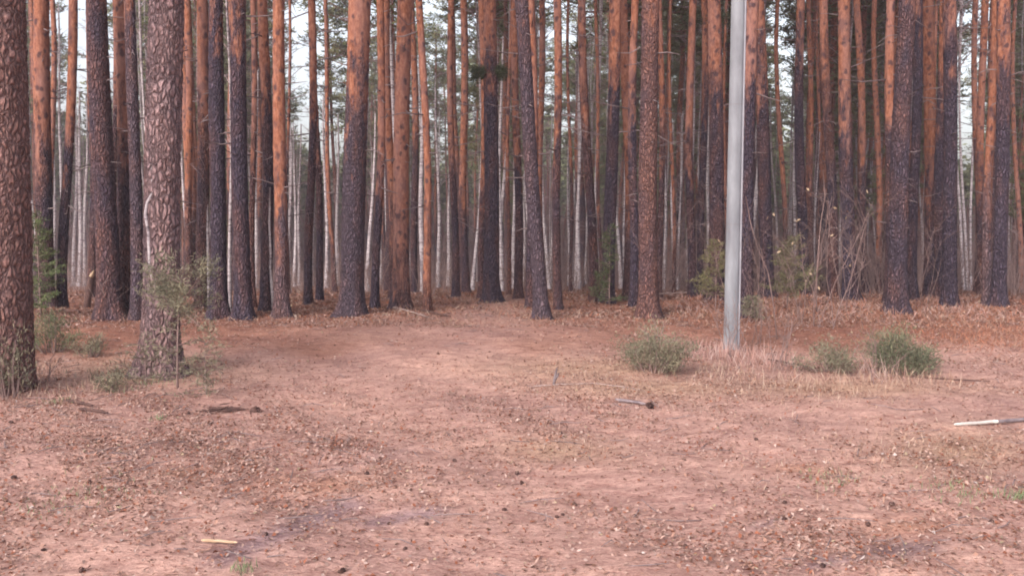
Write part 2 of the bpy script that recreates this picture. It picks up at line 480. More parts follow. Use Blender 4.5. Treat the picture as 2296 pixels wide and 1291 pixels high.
def pine_crown(seed, Hc=8.5, spread=2.3, nl=32, per=13):
    r = np.random.RandomState(seed)
    mb = MB()
    base = []; dirs = []; cols = []
    for k in range(nl):
        t = (k + r.rand()) / nl
        z = Hc * t ** 0.9
        a = r.rand() * 2 * math.pi
        L = spread * (0.35 + 0.75 * math.sin(math.pi * min(1, 0.22 + 0.8 * (1 - t)))) * (0.55 + 0.6 * r.rand())
        if t > 0.9: L *= 0.6
        rise = 0.05 + 0.75 * t * r.rand() - (0.25 if t < .3 else 0)
        d = np.array([math.cos(a), math.sin(a), rise])
        s = np.linspace(0, 1, 5)
        side = np.array([-math.sin(a), math.cos(a), 0])
        pts = np.array([0, 0, z]) + s[:, None] * L * d + (s ** 2)[:, None] * L * (side * r.normal() * 0.18 + np.array([0, 0, 0.16]))
        mb.tube(pts, 0.035 * (1 - 0.75 * s) * (1.15 - 0.6 * t), 4, 1, cap=False)
        nc = max(3, int(per * L / spread * (0.7 + .6 * r.rand())))
        for c in range(nc):
            f = 0.35 + 0.65 * r.rand() ** 0.7
            o = np.array([np.interp(f, s, pts[:, i]) for i in range(3)])
            o = o + np.array([*(r.normal(size=2) * 0.20 * L), r.normal() * 0.12])
            n = 16
            rad = 0.16 + 0.12 * r.rand()
            dd = r.normal(size=(n, 3)); dd[:, 2] = np.abs(dd[:, 2]) * .6 + 0.1 * r.normal(size=n)
            dd /= np.linalg.norm(dd, axis=1)[:, None]
            base.append(o + dd * 0.03 + r.normal(size=(n, 3)) * np.array([0.16, 0.16, 0.05]))
            dirs.append(dd * rad)
            tt = 0.75 + 0.55 * r.rand()
            cc = np.tile([tt * (0.95 + .2 * r.rand()), tt, tt * (.85 + .2 * r.rand()), 1], (n, 1))
            cols.append(cc)
    mb.tube([[0, 0, -0.1], [0.05, 0, Hc * .5], [0, 0.05, Hc]], [0.075, 0.05, 0.012], 6, 1)
    dirs = np.concatenate(dirs)
    mb.sprays(np.concatenate(base), dirs, np.linalg.norm(dirs, axis=1) * 1.4, 0.03, 0, np.concatenate(cols))
    return mb.mesh('pine_crown', [M_NEEDLE, M_LIMB], False, True)

def birch_crown(seed, Hc=7.0):
    r = np.random.RandomState(seed)
    mb = MB()
    for k in range(26):
        t = (k + r.rand()) / 26
        z = Hc * t * .95
        a = r.rand() * 6.283
        L = (1 - t * .75) * 1.7 * (0.5 + .6 * r.rand())
        d = np.array([math.cos(a) * .6, math.sin(a) * .6, 0.75])
        s = np.linspace(0, 1, 5)
        pts = np.array([0, 0, z]) + s[:, None] * L * d + (s ** 2)[:, None] * np.array([0, 0, -.25 * L])
        mb.tube(pts, 0.018 * (1 - .8 * s), 4, 1, cap=False)
        for c in range(9):
            f = .3 + .7 * r.rand()
            o = np.array([np.interp(f, s, pts[:, i]) for i in range(3)])
            a2 = r.rand() * 6.283; l2 = .35 + .5 * r.rand()
            d2 = np.array([math.cos(a2) * .6, math.sin(a2) * .6, .25 + .4 * r.rand()])
            p2 = o + s[:3, None] * 2 * l2 * d2 * .5 + (s[:3] ** 2)[:, None] * np.array([0, 0, -.9 * l2])
            mb.tube(p2, [.006, .005, .003], 3, 1, cap=False)
    mb.tube([[0, 0, -.1], [0.1, 0, Hc * .5], [0, .1, Hc]], [.035, .022, .006], 5, 0)
    return mb.mesh('birch_crown', [M_BIRCH, M_TWIG])

PINE_CROWNS = [pine_crown(100 + i, 7.5 + i * .6, 1.9 + .18 * (i % 3)) for i in range(6)]
BIRCH_CROWNS = [birch_crown(200 + i) for i in range(4)]

def mk_path(sx, sy, bend, H, seed, zc=6.0):
    """leans by (sx, sy) up to height zc, then straightens up"""
    def p(z):
        k = min(z, zc) + max(0, z - zc) * 0.35
        return (sx * k + bend * math.sin(max(z, 0) * 0.8 + seed) * min(1, max(z, 0) / 2), sy * k)
    return p

def rand_stubs(n, z0, z1, lo, hi, r=0.009):
    out = []
    for _ in range(n):
        out.append((z0 + (z1 - z0) * random.random(), random.random() * 6.283, lo + (hi - lo) * random.random() ** 2, r * (0.6 + .8 * random.random()), random.uniform(-.35, .25)))
    return out

# xt: x of the bole at the photo's top edge, xb / yb: its foot, w: width, yt: y where orange bark begins (0 = dark to the top edge), tone: grey 0 .. red-brown 1
PINES = [
 (-6, 8, 872, 118, -400, 1.6, .5, 'thick scaly reddish brown pine cut by the left edge of the photo', 'thick edge pine'),
 (97, 100, 690, 38, 330, .35, 0, 'stout orange pine just right of the thick edge pine, dark below', None),
 (118, 116, 655, 13, 420, .5, 0, 'thin orange pine squeezed close behind the stout orange pine at far left', None),
 (163, 138, 690, 21, 335, .1, 0, 'slim pine leaning right, its dark foot alone on open litter at left', 'slim right-leaning pine'),
 (205, 205, 668, 17, 300, .4, 0, 'orange pine peeping out left of the broad dark pine', None),
 (221, 247, 716, 52, -60, .40, 0, 'broad dark pine with red-brown foot, third big trunk from the left', 'broad dark pine'),
 (254, 262, 665, 12, 230, .4, 0, 'thin orange pine touching the right side of the broad dark pine', None),
 (270, 281, 706, 30, 330, .30, 0, 'orange pine turning dark, between broad dark pine and slate-grey leaning pine', None),
 (293, 309, 716, 27, -30, .15, .2, 'slate-grey leaning pine close to the left of the big mauve pine', 'slate-grey leaning pine'),
 (376, 357, 834, 82, -500, .45, 1.0, 'big mauve-grey pine with pale scaly bark behind green saplings', 'big mauve pine'),
 (417, 428, 665, 17, 470, .5, 0, 'thin bright orange pine right of the big mauve pine', None),
 (457, 452, 690, 27, 300, .4, 0, 'rusty orange pine left of two charcoal pines, dark from halfway down', None),
 (488, 489, 713, 36, -20, .05, 0, 'left one of two neighbouring charcoal pines', 'left charcoal pine'),
 (531, 546, 713, 38, 55, .08, 0, 'right one of two neighbouring charcoal pines', 'right charcoal pine'),
 (563, 568, 690, 13, 340, .7, 0, 'thin maroon pine right of the charcoal pair', None),
 (593, 596, 698, 25, 235, .05, 0, 'slim pine with orange top and black lower half, beside bright orange pine', None),
 (628, 631, 709, 30, 500, .25, .3, 'bright orange pine with mauve foot, longest orange bark at left', 'bright orange pine'),
 (643, 648, 660, 7, 300, .6, 0, 'whip-thin orange pine touching the right of the bright orange pine', None),
 (697, 691, 682, 18, 235, .25, 0, 'left one of two close slim pines below the big sky gap', 'left twin slim pine'),
 (705, 716, 676, 15, 240, .15, 0, 'right one of two close slim pines below the big sky gap', None),
 (724, 750, 655, 11, 540, .7, 0, 'thin orange pine leaning left, just left of the big two-tone pine', None),
 (804, 790, 706, 54, 225, .05, .15, 'big two-tone pine, knotty orange above and slate below, with flared foot', 'big two-tone pine'),
 (854, 840, 691, 18, 410, .05, 0, 'thin pine with short black foot right of the big two-tone pine', None),
 (871, 882, 668, 19, 480, .6, 0, 'rust-red pine half hidden behind the tall orange pine', None),
 (906, 898, 691, 38, 560, .45, .1, 'tall orange pine with bare orange streak down to its foot', 'tall orange pine'),
 (925, 930, 656, 16, 320, .3, 0, 'dark thin pine close behind the tall orange pine, on its right', None),
 (944, 958, 698, 17, 640, .9, 0, 'crooked slender red pine standing alone right of the tall orange pine', 'slender red pine'),
 (1012, 1022, 666, 16, 330, .3, 0, 'left one of two slim orange pines left of the tufted pine', None),
 (1035, 1045, 656, 18, 440, .4, 0, 'right one of two slim orange pines left of the tufted pine', None),
 (1080, 1081, 667, 17, 430, .4, 0, 'orange pine just behind the tufted pine, on its left', None),
 (1101, 1101, 678, 34, 150, .02, 0, 'black pine with a tuft of green needles high on its bole', 'tufted pine'),
 (1146, 1141, 660, 9, 420, .7, 0, 'thin red pine between tufted pine and leaning grey pine', None),
 (1166, 1216, 716, 33, -60, .02, .25, 'leaning grey pine in the middle, its foot well right of its top', 'leaning grey pine'),
 (1190, 1190, 690, 20, 330, .4, 0, 'dark brown pine hugging the left side of the leaning grey pine', None),
 (1160, 1161, 670, 18, 330, .3, 0, 'dark slim pine just left of the leaning grey pine foot', None),
 (1211, 1214, 655, 16, 500, .5, 0, 'pinkish orange pine behind the leaning grey pine, on its right', None),
 (1243, 1252, 694, 19, 320, .35, 0, 'blotchy rust-brown pine standing right of the leaning grey pine', 'blotchy slim pine'),
 (1276, 1279, 655, 8, 400, .5, 0, 'whip-thin pine left of the maroon-footed pine', None),
 (1308, 1332, 676, 21, 185, .45, 0, 'orange-topped pine with maroon foot, leaning left', 'maroon-footed pine'),
 (1330, 1352, 655, 9, 430, .6, 0, 'thin orange pine leaning left behind the maroon-footed pine', None),
 (1379, 1363, 679, 29, 165, .05, 0, 'dark slate pine leaning right, beside a small spruce', 'slate right-leaning pine'),
 (1403, 1410, 672, 23, 470, .35, 0, 'orange pine left of the scaly red pine, orange far down its bole', None),
 (1427, 1421, 686, 20, 230, .05, 0, 'dark pine tucked against the left side of the scaly red pine', None),
 (1455, 1454, 711, 44, -40, .72, .12, 'scaly red pine with rough plates, behind the round juniper bush', 'scaly red pine'),
 (1480, 1478, 668, 14, 330, .5, 0, 'orange pine half hidden on the right of the scaly red pine', None),
 (1506, 1510, 658, 8, 560, .8, 0, 'thin red-brown pine among birches right of the scaly red pine', None),
 (1551, 1552, 668, 19, 330, .35, 0, 'first slim rusty pine left of the white pole group of three', None),
 (1577, 1572, 662, 17, 230, .1, 0, 'middle slim pine of three left of the white pole, with dark foliage', None),
 (1603, 1606, 672, 33, 195, .3, 0, 'orange-topped dark pine nearest the left side of the white pole', 'pine left of pole'),
 (1626, 1628, 655, 8, 480, .5, 0, 'whip-thin orange pine almost touching the left side of the white pole', None),
 (1685, 1672, 712, 31, 190, .15, 0, 'mauve pine partly hidden by the right side of the white pole', 'pine right of pole'),
 (1697, 1722, 668, 31, 185, .1, 0, 'dark pine leaning left behind the pine right of the white pole', None),
 (1741, 1762, 655, 11, 480, .7, 0, 'thin orange pine leaning left over the spruce thicket right of the pole', None),
 (1792, 1802, 662, 22, 110, .02, 0, 'straight blue-black pine right of the spruce thicket', 'blue-black pine'),
 (1811, 1823, 655, 12, 400, .6, 0, 'thin red pine close right of the blue-black pine', None),
 (1833, 1837, 652, 7, 400, .6, 0, 'whip-thin pinkish pine left of the maroon straight pine', None),
 (1852, 1868, 667, 22, 165, .55, 0, 'maroon straight pine with orange top behind bare shrubs', 'maroon straight pine'),
 (1892, 1906, 672, 31, 280, .08, 0, 'pink-topped dark pine at the right of the bare shrubs', 'pink-topped pine'),
 (1917, 1941, 660, 17, 370, .3, 0, 'slim orange pine leaning left, right of the pink-topped pine', None),
 (1963, 1970, 652, 13, 560, .5, 0, 'pale orange pine seen far back in the gap left of the tall dark pine', None),
 (2002, 1992, 680, 21, 300, .3, 0, 'orange pine against the left side of the tall dark pine', None),
 (2034, 2009, 701, 42, -60, .22, .05, 'tall dark pine with violet-brown scales, largest trunk at right', 'tall dark pine'),
 (2054, 2045, 673, 23, -20, .02, 0, 'grey-black pine behind the right side of the tall dark pine', None),
 (2083, 2086, 668, 27, 410, .2, 0, 'broad orange pine right of the tall dark pine, black below', 'broad orange pine'),
 (2098, 2100, 655, 9, 350, .5, 0, 'thin orange pine touching the right side of the broad orange pine', None),
 (2111, 2110, 672, 22, 205, .1, 0, 'two-toned pine close left of the straight black pine', None),
 (2127, 2130, 688, 31, 55, .05, 0, 'straight black pine left of the forked white birch clump', 'straight black pine'),
 (2191, 2192, 655, 14, 350, .6, 0, 'dark red pine just right of the forked white birch clump', None),
 (2202, 2200, 660, 18, 420, .4, 0, 'glowing orange pine right of the forked white birch clump', None),
 (2225, 2213, 681, 20, 420, .2, .4, 'pinkish mauve pine hugging the left of the last big pine', None),
 (2248, 2240, 686, 30, 120, .05, 0, 'last big pine at right, mauve above and black below', 'last big pine'),
 (2268, 2290, 655, 10, 640, .8, 0, 'thin red pine leaning left near the right edge of the photo', None),
]

GP = 'pines of the forest stand'
ANCH = []
VISW = []
for idx, (xt, xb, yb, wd, yt, tone, pale, label, nick) in enumerate(PINES):
    p = hit(xb, yb)
    top = on_depth(xt, 0, p.y)
    slope = (top.x - p.x) / (top.z - p.z)
    depth = p.y * cp + (CAMZ - p.z) * sp
    r0 = wd * depth / F / 2
    H = 17 + 4 * random.random()
    zvis = top.z - p.z
    seed = idx * 1.7
    near = idx in (0, 9)
    seg, dz = (120, 0.014) if near else ((40, 0.05) if wd > 25 else (20, 0.12))
    zs = ring_heights(min(zvis + .5, H - 1), dz, H, 0.9)
    bend = (0.02 if wd > 25 else 0.05)
    path = mk_path(slope, random.uniform(-.01, .01), bend, H, seed)
    st = rand_stubs(8 if near else (26 if wd > 25 else 30), 1.2, min(zvis + 2, H - 3), .04, .4 if wd > 25 else .9, .009)
    me = trunk_mesh('pine_trunk', r0, H, seed, path, zs, seg, 0.007 if wd > 25 else 0.005, [M_BARK, M_DEAD], st, flare=(0.10 if idx == 0 else 0.65) if wd > 22 else .45, furrow=0.009 if near else (0.006 if wd > 30 else 0))
    t = bpy.data.objects.new('pine_tree', None); COL.objects.link(t); t.location = p
    tag(t, label, 'pine tree', GP)
    tr = link('trunk', me, t)
    yy = on_depth(xb, yt, p.y).z - p.z
    tr['bark_top'] = float(yy); tr['tone'] = float(tone); tr['pale'] = float(pale); tr['plate'] = 0.86 if near else random.uniform(.8, 1.15)
    hb = H - 8.2
    cx, cy = path(hb)
    link('crown', PINE_CROWNS[idx % 6], t, (cx, cy, hb), (0, 0, random.random() * 6.28))
    if nick: ANCH.append((nick, xb + (xt - xb) * .3, p.y))
    if nick == 'tufted pine': TUFT = (t, p, path)
    if idx == 47: TUFT2 = (t, p, path)
    VISW.append((xb, xt, wd, p.y))

def needle_branch(t, p, path, px, py, L, n, seed, droop=-0.1, sides=(0, math.pi)):
    r = np.random.RandomState(seed)
    z = on_depth(px, py, p.y).z - p.z
    x0, y0 = path(z)
    mb = MB(); base = []; dirs = []
    for a0 in sides:
        for k in range(5):
            a = a0 + r.normal() * .45
            l = L * (.6 + .5 * r.rand())
            s = np.linspace(0, 1, 5)
            d = np.array([math.cos(a), math.sin(a) - .3, droop + .15 * r.normal()])
            pts = np.array([x0, y0, z]) + s[:, None] * l * d
            mb.tube(pts, .006 * (1.2 - s), 4, 1, cap=False)
            f = r.rand(n) ** .7
            o = np.array([x0, y0, z]) + f[:, None] * l * d + r.normal(size=(n, 3)) * .045
            base.append(o); dd = r.normal(size=(n, 3)) * .7 + d
            dirs.append(dd)
    base = np.concatenate(base); dirs = np.concatenate(dirs)
    mb.sprays(base, dirs, .075, .004, 0, np.tile([.5, .55, .5, 1], (len(base), 1)))
    link('branch', mb.mesh('branch', [M_SPRUCE, M_DEAD], False, True), t)
needle_branch(*TUFT, 1102, 160, .30, 330, 5)
needle_branch(*TUFT2, 1570, 45, .55, 160, 6)

# ------------------------------------------------------------------ birches seen one by one: xt at y=ytop, xb/yb foot
BIRCHES = [
 (139, 150, 137, 656, 9), (66, 300, 72, 650, 7), (171, 330, 166, 652, 10), (182, 300, 178, 655, 11), (195, 300, 190, 655, 9), (121, 400, 120, 640, 7),
 (407, 230, 420, 660, 8), (470, 250, 469, 690, 8), (509, 180, 516, 704, 9), (577, 320, 574, 660, 10), (651, 350, 648, 655, 9), (661, 360, 660, 655, 8), (673, 380, 671, 650, 8),
 (701, 240, 700, 655, 8), (729, 330, 732, 660, 9), (757, 380, 758, 650, 9), (836, 330, 823, 668, 10), (866, 250, 866, 660, 9), (944, 190, 950, 668, 13), (980, 280, 983, 658, 9),
 (1009, 440, 1005, 655, 9), (1028, 420, 1024, 655, 7), (1073, 440, 1059, 665, 9), (1124, 220, 1125, 668, 10), (1150, 210, 1152, 660, 8), (1176, 470, 1174, 655, 7), (1206, 210, 1232, 662, 8),
 (1237, 470, 1235, 656, 7), (1276, 400, 1276, 655, 8), (1298, 230, 1299, 662, 9), (1342, 230, 1337, 655, 8), (1384, 450, 1392, 660, 9), (1399, 480, 1401, 660, 8),
 (1490, 330, 1488, 664, 7), (1511, 500, 1512, 668, 8), (1524, 380, 1520, 664, 6), (1568, 310, 1572, 655, 6), (1588, 400, 1590, 655, 6), (1728, 300, 1746, 655, 6), (1783, 260, 1783, 660, 7),
 (1832, 400, 1826, 668, 5), (1920, 230, 1927, 655, 6), (1955, 400, 1970, 655, 5), (1985, 280, 1984, 655, 6), (2063, 430, 2070, 655, 7),
 (2262, 380, 2263, 652, 9), (2278, 460, 2264, 652, 6)]

def birch_trunk(r0, H, seed, path, fork=None):
    zs = np.concatenate([np.arange(-.2, 1, .15), np.arange(1, H, .35), [H]])
    return trunk_mesh('birch_trunk', r0, H, seed, path, zs, 10, 0.0, [M_BIRCH, M_TWIG], rand_stubs(6, H * .12, H * .6, .1, .7, .005), flare=.25, taper=.7)

ALLB = []   # (object, px, depth)
for i, (xt, yt, xb, yb, wd) in enumerate(BIRCHES):
    p = hit(xb, max(640.5, yb - (14 if yb < 690 else 0)))
    # slim birches stand back in the wood: the pixel row of the foot fixes the place
    top = on_depth(xt, yt, p.y)
    slope = (top.x - p.x) / (top.z - p.z)
    depth = p.y * cp + (CAMZ - p.z) * sp
    r0 = wd * depth / F / 2 * 1.05
    H = max(4.0, (top.z - p.z) * random.uniform(1.2, 1.5))
    path = mk_path(slope, 0, .05, H, i * 2.3, 5)
    t = bpy.data.objects.new('birch_tree', None); COL.objects.link(t); t.location = p
    link('trunk', birch_trunk(r0, H, i * 1.3, path), t)
    hb = H * .45
    cz = H * .6 / 7
    link('crown', BIRCH_CROWNS[i % 4], t, (*path(hb), hb), (0, 0, random.random() * 6.28), (cz, cz, cz))
    ALLB.append((t, xb, p.y))

# the forked clump of three white stems
def stem_clump(px, py, tops, name):
    p = hit(px, py)
    t = bpy.data.objects.new('birch_tree', None); COL.objects.link(t); t.location = p
    for i, (tx, ty, wd, ox) in enumerate(tops):
        top = on_depth(tx, ty, p.y)
        r0 = wd * p.y / F / 2
        sl = (top.x - p.x) / (top.z - p.z)
        path = mk_path(sl, 0.01 * i, .04, 10, i * 2.0, 5)
        o = link('trunk', birch_trunk(r0, 10, i * 3.1, path), t, (ox, 0, 0))
        link('crown', BIRCH_CROWNS[i % 4], t, (ox + path(5.2)[0], path(5.2)[1], 5.2), (0, 0, i * 2.0))
    return t
fc = stem_clump(2166, 652, [(2144, 330, 7, -.05), (2155, 300, 7, .03), (2172, 300, 6, .12)], 'x')
tag(fc, 'forked clump of three white birch stems right of the straight black pine', 'birch tree', 'white birches among the pines')

# ------------------------------------------------------------------ fill of the stand, further back
def variant_trunk(i):
    H = 19
    seed = 50 + i * 3
    path = mk_path(0, 0, .06, H, seed, 3)
    zs = np.concatenate([np.arange(-.3, 8, .3), np.arange(8, H, 1.0), [H]])
    return trunk_mesh('pine_trunk', .14, H, seed, path, zs, 14, .003, [M_BARK, M_DEAD], rand_stubs(34, 3, 12, .2, 1.3, .009), flare=.3)
PT = [variant_trunk(i) for i in range(6)]
def variant_birch(i):
    H = 13
    path = mk_path(random.uniform(-.02, .02), 0, .09, H, i * 2., 4)
    return birch_trunk(.06, H, i * 4., path), path
BT = [variant_birch(i) for i in range(5)]

SKY = [(742, 52), (984, 34), (2160, 34), (300, 26), (180, 24), (1262, 12), (672, 20), (1740, 16), (135, 8)]   # gaps where the sky shows through (x, half width)
def in_gap(px, m):
    return any(abs(px - c) < h + m for c, h in SKY)

ALLP = []
placed = [(hit(q[1], q[2]).x, hit(q[1], q[2]).y) for q in PINES]
tries = 0
while len(ALLP) < 222 and tries < 20000:
    tries += 1
    d = 18.5 + 60 * random.random() ** .85
    px = random.uniform(-260, 2560)
    x = (px - 1148) / F * d
    if in_gap(px, 0.9 * F / d * (1 if d > 35 else .3)) and random.random() < .95: continue
    if any((x - a) ** 2 + (d - b_) ** 2 < 1.3 for a, b_ in placed): continue
    placed.append((x, d))
    p = Vector((x, d, float(gz(x, d))))
    t = bpy.data.objects.new('pine_tree', None); COL.objects.link(t); t.location = p
    t.rotation_euler = (random.uniform(-.02, .02), random.uniform(-.03, .03), random.random() * 6.28)
    s = random.uniform(.6, 1.3) * (.8 if d < 30 else 1)
    k = random.randrange(6)
    tr = link('trunk', PT[k], t, (0, 0, 0), (0, 0, 0), (s, s, 1))
    tr['bark_top'] = random.uniform(2.0, 6.5); tr['tone'] = random.uniform(0, .6); tr['pale'] = random.choice([0, 0, .3]); tr['plate'] = 1.0
    cs = random.uniform(.85, 1.15); hb = random.uniform(6.5, 10.5); tr.scale = (s, s, (hb + 7.6) / 19)
    link('crown', PINE_CROWNS[random.randrange(6)], t, (0, 0, hb), (0, 0, random.random() * 6.28), (cs, cs, 1))
    ALLP.append((t, px, d))
nb = 0
while nb < 135:
    d = random.uniform(24, 62)
    px = random.uniform(-200, 2500)
    x = (px - 1148) / F * d
    if in_gap(px, 5) or any((x - a) ** 2 + (d - b_) ** 2 < .8 for a, b_ in placed): continue
    placed.append((x, d)); nb += 1
    t = bpy.data.objects.new('birch_tree', None); COL.objects.link(t); t.location = (x, d, float(gz(x, d)))
    t.rotation_euler = (random.uniform(-.03, .03), random.uniform(-.05, .05), random.random() * 6.28)
    s = random.uniform(.7, 1.3); k = random.randrange(5)
    link('trunk', BT[k][0], t, scale=(s, s, 1))
    hb = 6.5
    link('crown', BIRCH_CROWNS[k % 4], t, (BT[k][1](hb)[0] * s, 0, hb), (0, 0, random.random() * 6.28))
    ALLB.append((t, px, d))

YOUNG = []
for q in range(3000):
    if len(YOUNG) >= 60: break
    d = random.uniform(30, 76); px = random.uniform(-200, 2500)
    x = (px - 1148) / F * d
    if in_gap(px, 1.0 * F / d): continue
    if any((x - a) ** 2 + (d - b_) ** 2 < 1.5 for a, b_ in placed): continue
    placed.append((x, d))
    t = bpy.data.objects.new('young_pine', None); COL.objects.link(t); t.location = (x, d, float(gz(x, d)))
    hb = random.uniform(1.2, 4.0); sz = random.uniform(.6, .95)
    tr = link('trunk', PT[q % 6], t, (0, 0, 0), (0, 0, q), (.5, .5, (hb + 7.6 * sz) / 19))
    tr['bark_top'] = random.uniform(1, 5); tr['tone'] = .4; tr['pale'] = .2; tr['plate'] = 1.0
    link('crown', PINE_CROWNS[q % 6], t, (0, 0, hb), (0, 0, q * 1.3), (.72, .72, sz))
    YOUNG.append((t, px, d))

ORD = ['', 'second ', 'third ', 'fourth ', 'fifth ', 'sixth ', 'seventh ', 'eighth ', 'ninth ', 'tenth ', 'eleventh ', 'twelfth ', 'thirteenth ', 'fourteenth ']
def auto_labels(items, noun, cat, group):
    A = [a for a in ANCH if a[0]]
    A.sort(key=lambda a: a[1])
    bucket = {}
    for (t, px, d) in items:
        j = min(range(len(A)), key=lambda q: abs(A[q][1] - px))
        side = 'right' if px >= A[j][1] else 'left'
        if j == 0 and side == 'left': side = 'left'
        bucket.setdefault((j, side), []).append((abs(px - A[j][1]), d, t))
    for (j, side), L in bucket.items():
        L.sort(key=lambda q: q[0])
        for k, (_, d, t) in enumerate(L):
            w1 = ORD[k] if k < len(ORD) else 'outermost '
            lab = '%s%s counted %swards from the %s' % (w1 if w1 else 'first ', noun, side, A[j][0])
            tag(t, lab, cat, group)
auto_labels(ALLP, 'thin background pine', 'pine tree', 'thin pines further back in the stand')
auto_labels(YOUNG, 'low-crowned young pine', 'young pine', 'young pines under the tall ones')
auto_labels(ALLB, 'slim white birch', 'birch tree', 'white birches among the pines')

# ------------------------------------------------------------------ the wood beyond, one mass
def distant_woods():
    mb = MB()
    r = np.random.RandomState(11)
    for k in range(620):
        d = r.uniform(82, 150); px = r.uniform(-500, 2800)
        x = (px - 1148) / F * d; z0 = float(gz(x, d))
        H = r.uniform(15, 19)
        if in_gap(px, 12): H *= .66 if any(abs(px - c) < 50 for c in (742, 984, 2160)) else .82
        rad = r.uniform(.09, .17)
        mb.tube([[x, d, z0 - .3], [x + r.normal() * .2, d, z0 + H * .5], [x + r.normal() * .3, d, z0 + H]], [rad, rad * .75, rad * .2], 5, 0)
        n = 850
        t = .22 + .78 * r.rand(n) ** .8
        a = r.rand(n) * 6.283
        rr = (2.3 * np.sin(np.pi * np.clip(.15 + .85 * (1 - t), 0, 1)) + .3) * np.sqrt(r.rand(n))
        lump = 0.5 + 0.5 * np.sin(a * 3 + t * 17 + k)
        o = np.stack([x + rr * lump * np.cos(a), d + rr * lump * np.sin(a), z0 + H * (.05 + .95 * t)], 1)
        dd = r.normal(size=(n, 3)); dd[:, 2] *= .4
        tt = .7 + .6 * r.rand(n)
        mb.sprays(o, dd, .6, .12, 1, np.stack([tt, tt, tt * .95, np.ones(n)], 1))
    for k in range(900):
        d = r.uniform(72, 112); px = r.uniform(-500, 2800)
        x = (px - 1148) / F * d; z0 = float(gz(x, d)); H = r.uniform(10, 15)
        if in_gap(px, 6): H *= .6
        rad = r.uniform(.07, .17)
        mb.tube([[x, d, z0 - .3], [x + r.normal() * .25, d, z0 + H * .5], [x + r.normal() * .5, d, z0 + H]], [rad, rad * .8, rad * .45], 5, 0)
    n = 150000
    d = r.uniform(64, 118, n); x = (r.uniform(-500, 2800, n) - 1148) / F * d
    h = 5.5 * r.rand(n) ** 1.3
    dd = r.normal(size=(n, 3)) * [.5, .5, 1.2]; dd[:, 2] = np.abs(dd[:, 2])
    mb.sprays(np.stack([x, d, gz(x, d) + h], 1), dd, .9, .03, 2)
    o = link('distant_woods', mb.mesh('distant_woods', [M_FARTRUNK, M_NEEDLE, M_STEM], False, True))
    tag(o, 'hazy far-off mass of conifers closing the view behind the stand', 'woods', kind='stuff')
M_FARTRUNK = simple_mat('far_trunk', (0.075, 0.045, 0.055), (0.22, 0.095, 0.07), .25)
distant_woods()

def undergrowth():
    """low leafless brush between the trunks"""
    mb = MB()
    r = np.random.RandomState(12)
    for k in range(2300):
        d = 17.5 + 45 * r.rand() ** 1.3; px = r.uniform(-200, 2500) if k % 3 else r.uniform(1450, 2400)
        x = (px - 1148) / F * d; z0 = float(gz(x, d))
        h = r.uniform(.5, 2.2) * (1 if px > 1500 else .75)
        for q in range(3):
            a = r.rand() * 6.28; l = h * r.uniform(.5, 1)
            lean = r.uniform(.05, .6)
            tip = np.array([x + math.cos(a) * l * lean, d + math.sin(a) * l * lean, z0 + l])
            b0 = np.array([x + r.normal() * .1, d, z0 - .05])
            mid = (b0 + tip) / 2 + r.normal(size=3) * .06 * l
            mb.tube([b0, mid, tip], [.007, .005, .002], 3, 0, cap=False)
            for s in range(4):
                f = .4 + .6 * r.rand(); o = b0 + (tip - b0) * f
                t2 = o + r.normal(size=3) * .16 * l + np.array([0, 0, .12 * l])
                mb.tube([o, (o + t2) / 2, t2], [.004, .003, .0015], 3, 0, cap=False)
    o = link('undergrowth', mb.mesh('undergrowth', [M_STEM], True))
    tag(o, 'tangle of low leafless brush between the pine trunks', 'undergrowth', kind='stuff')
undergrowth()

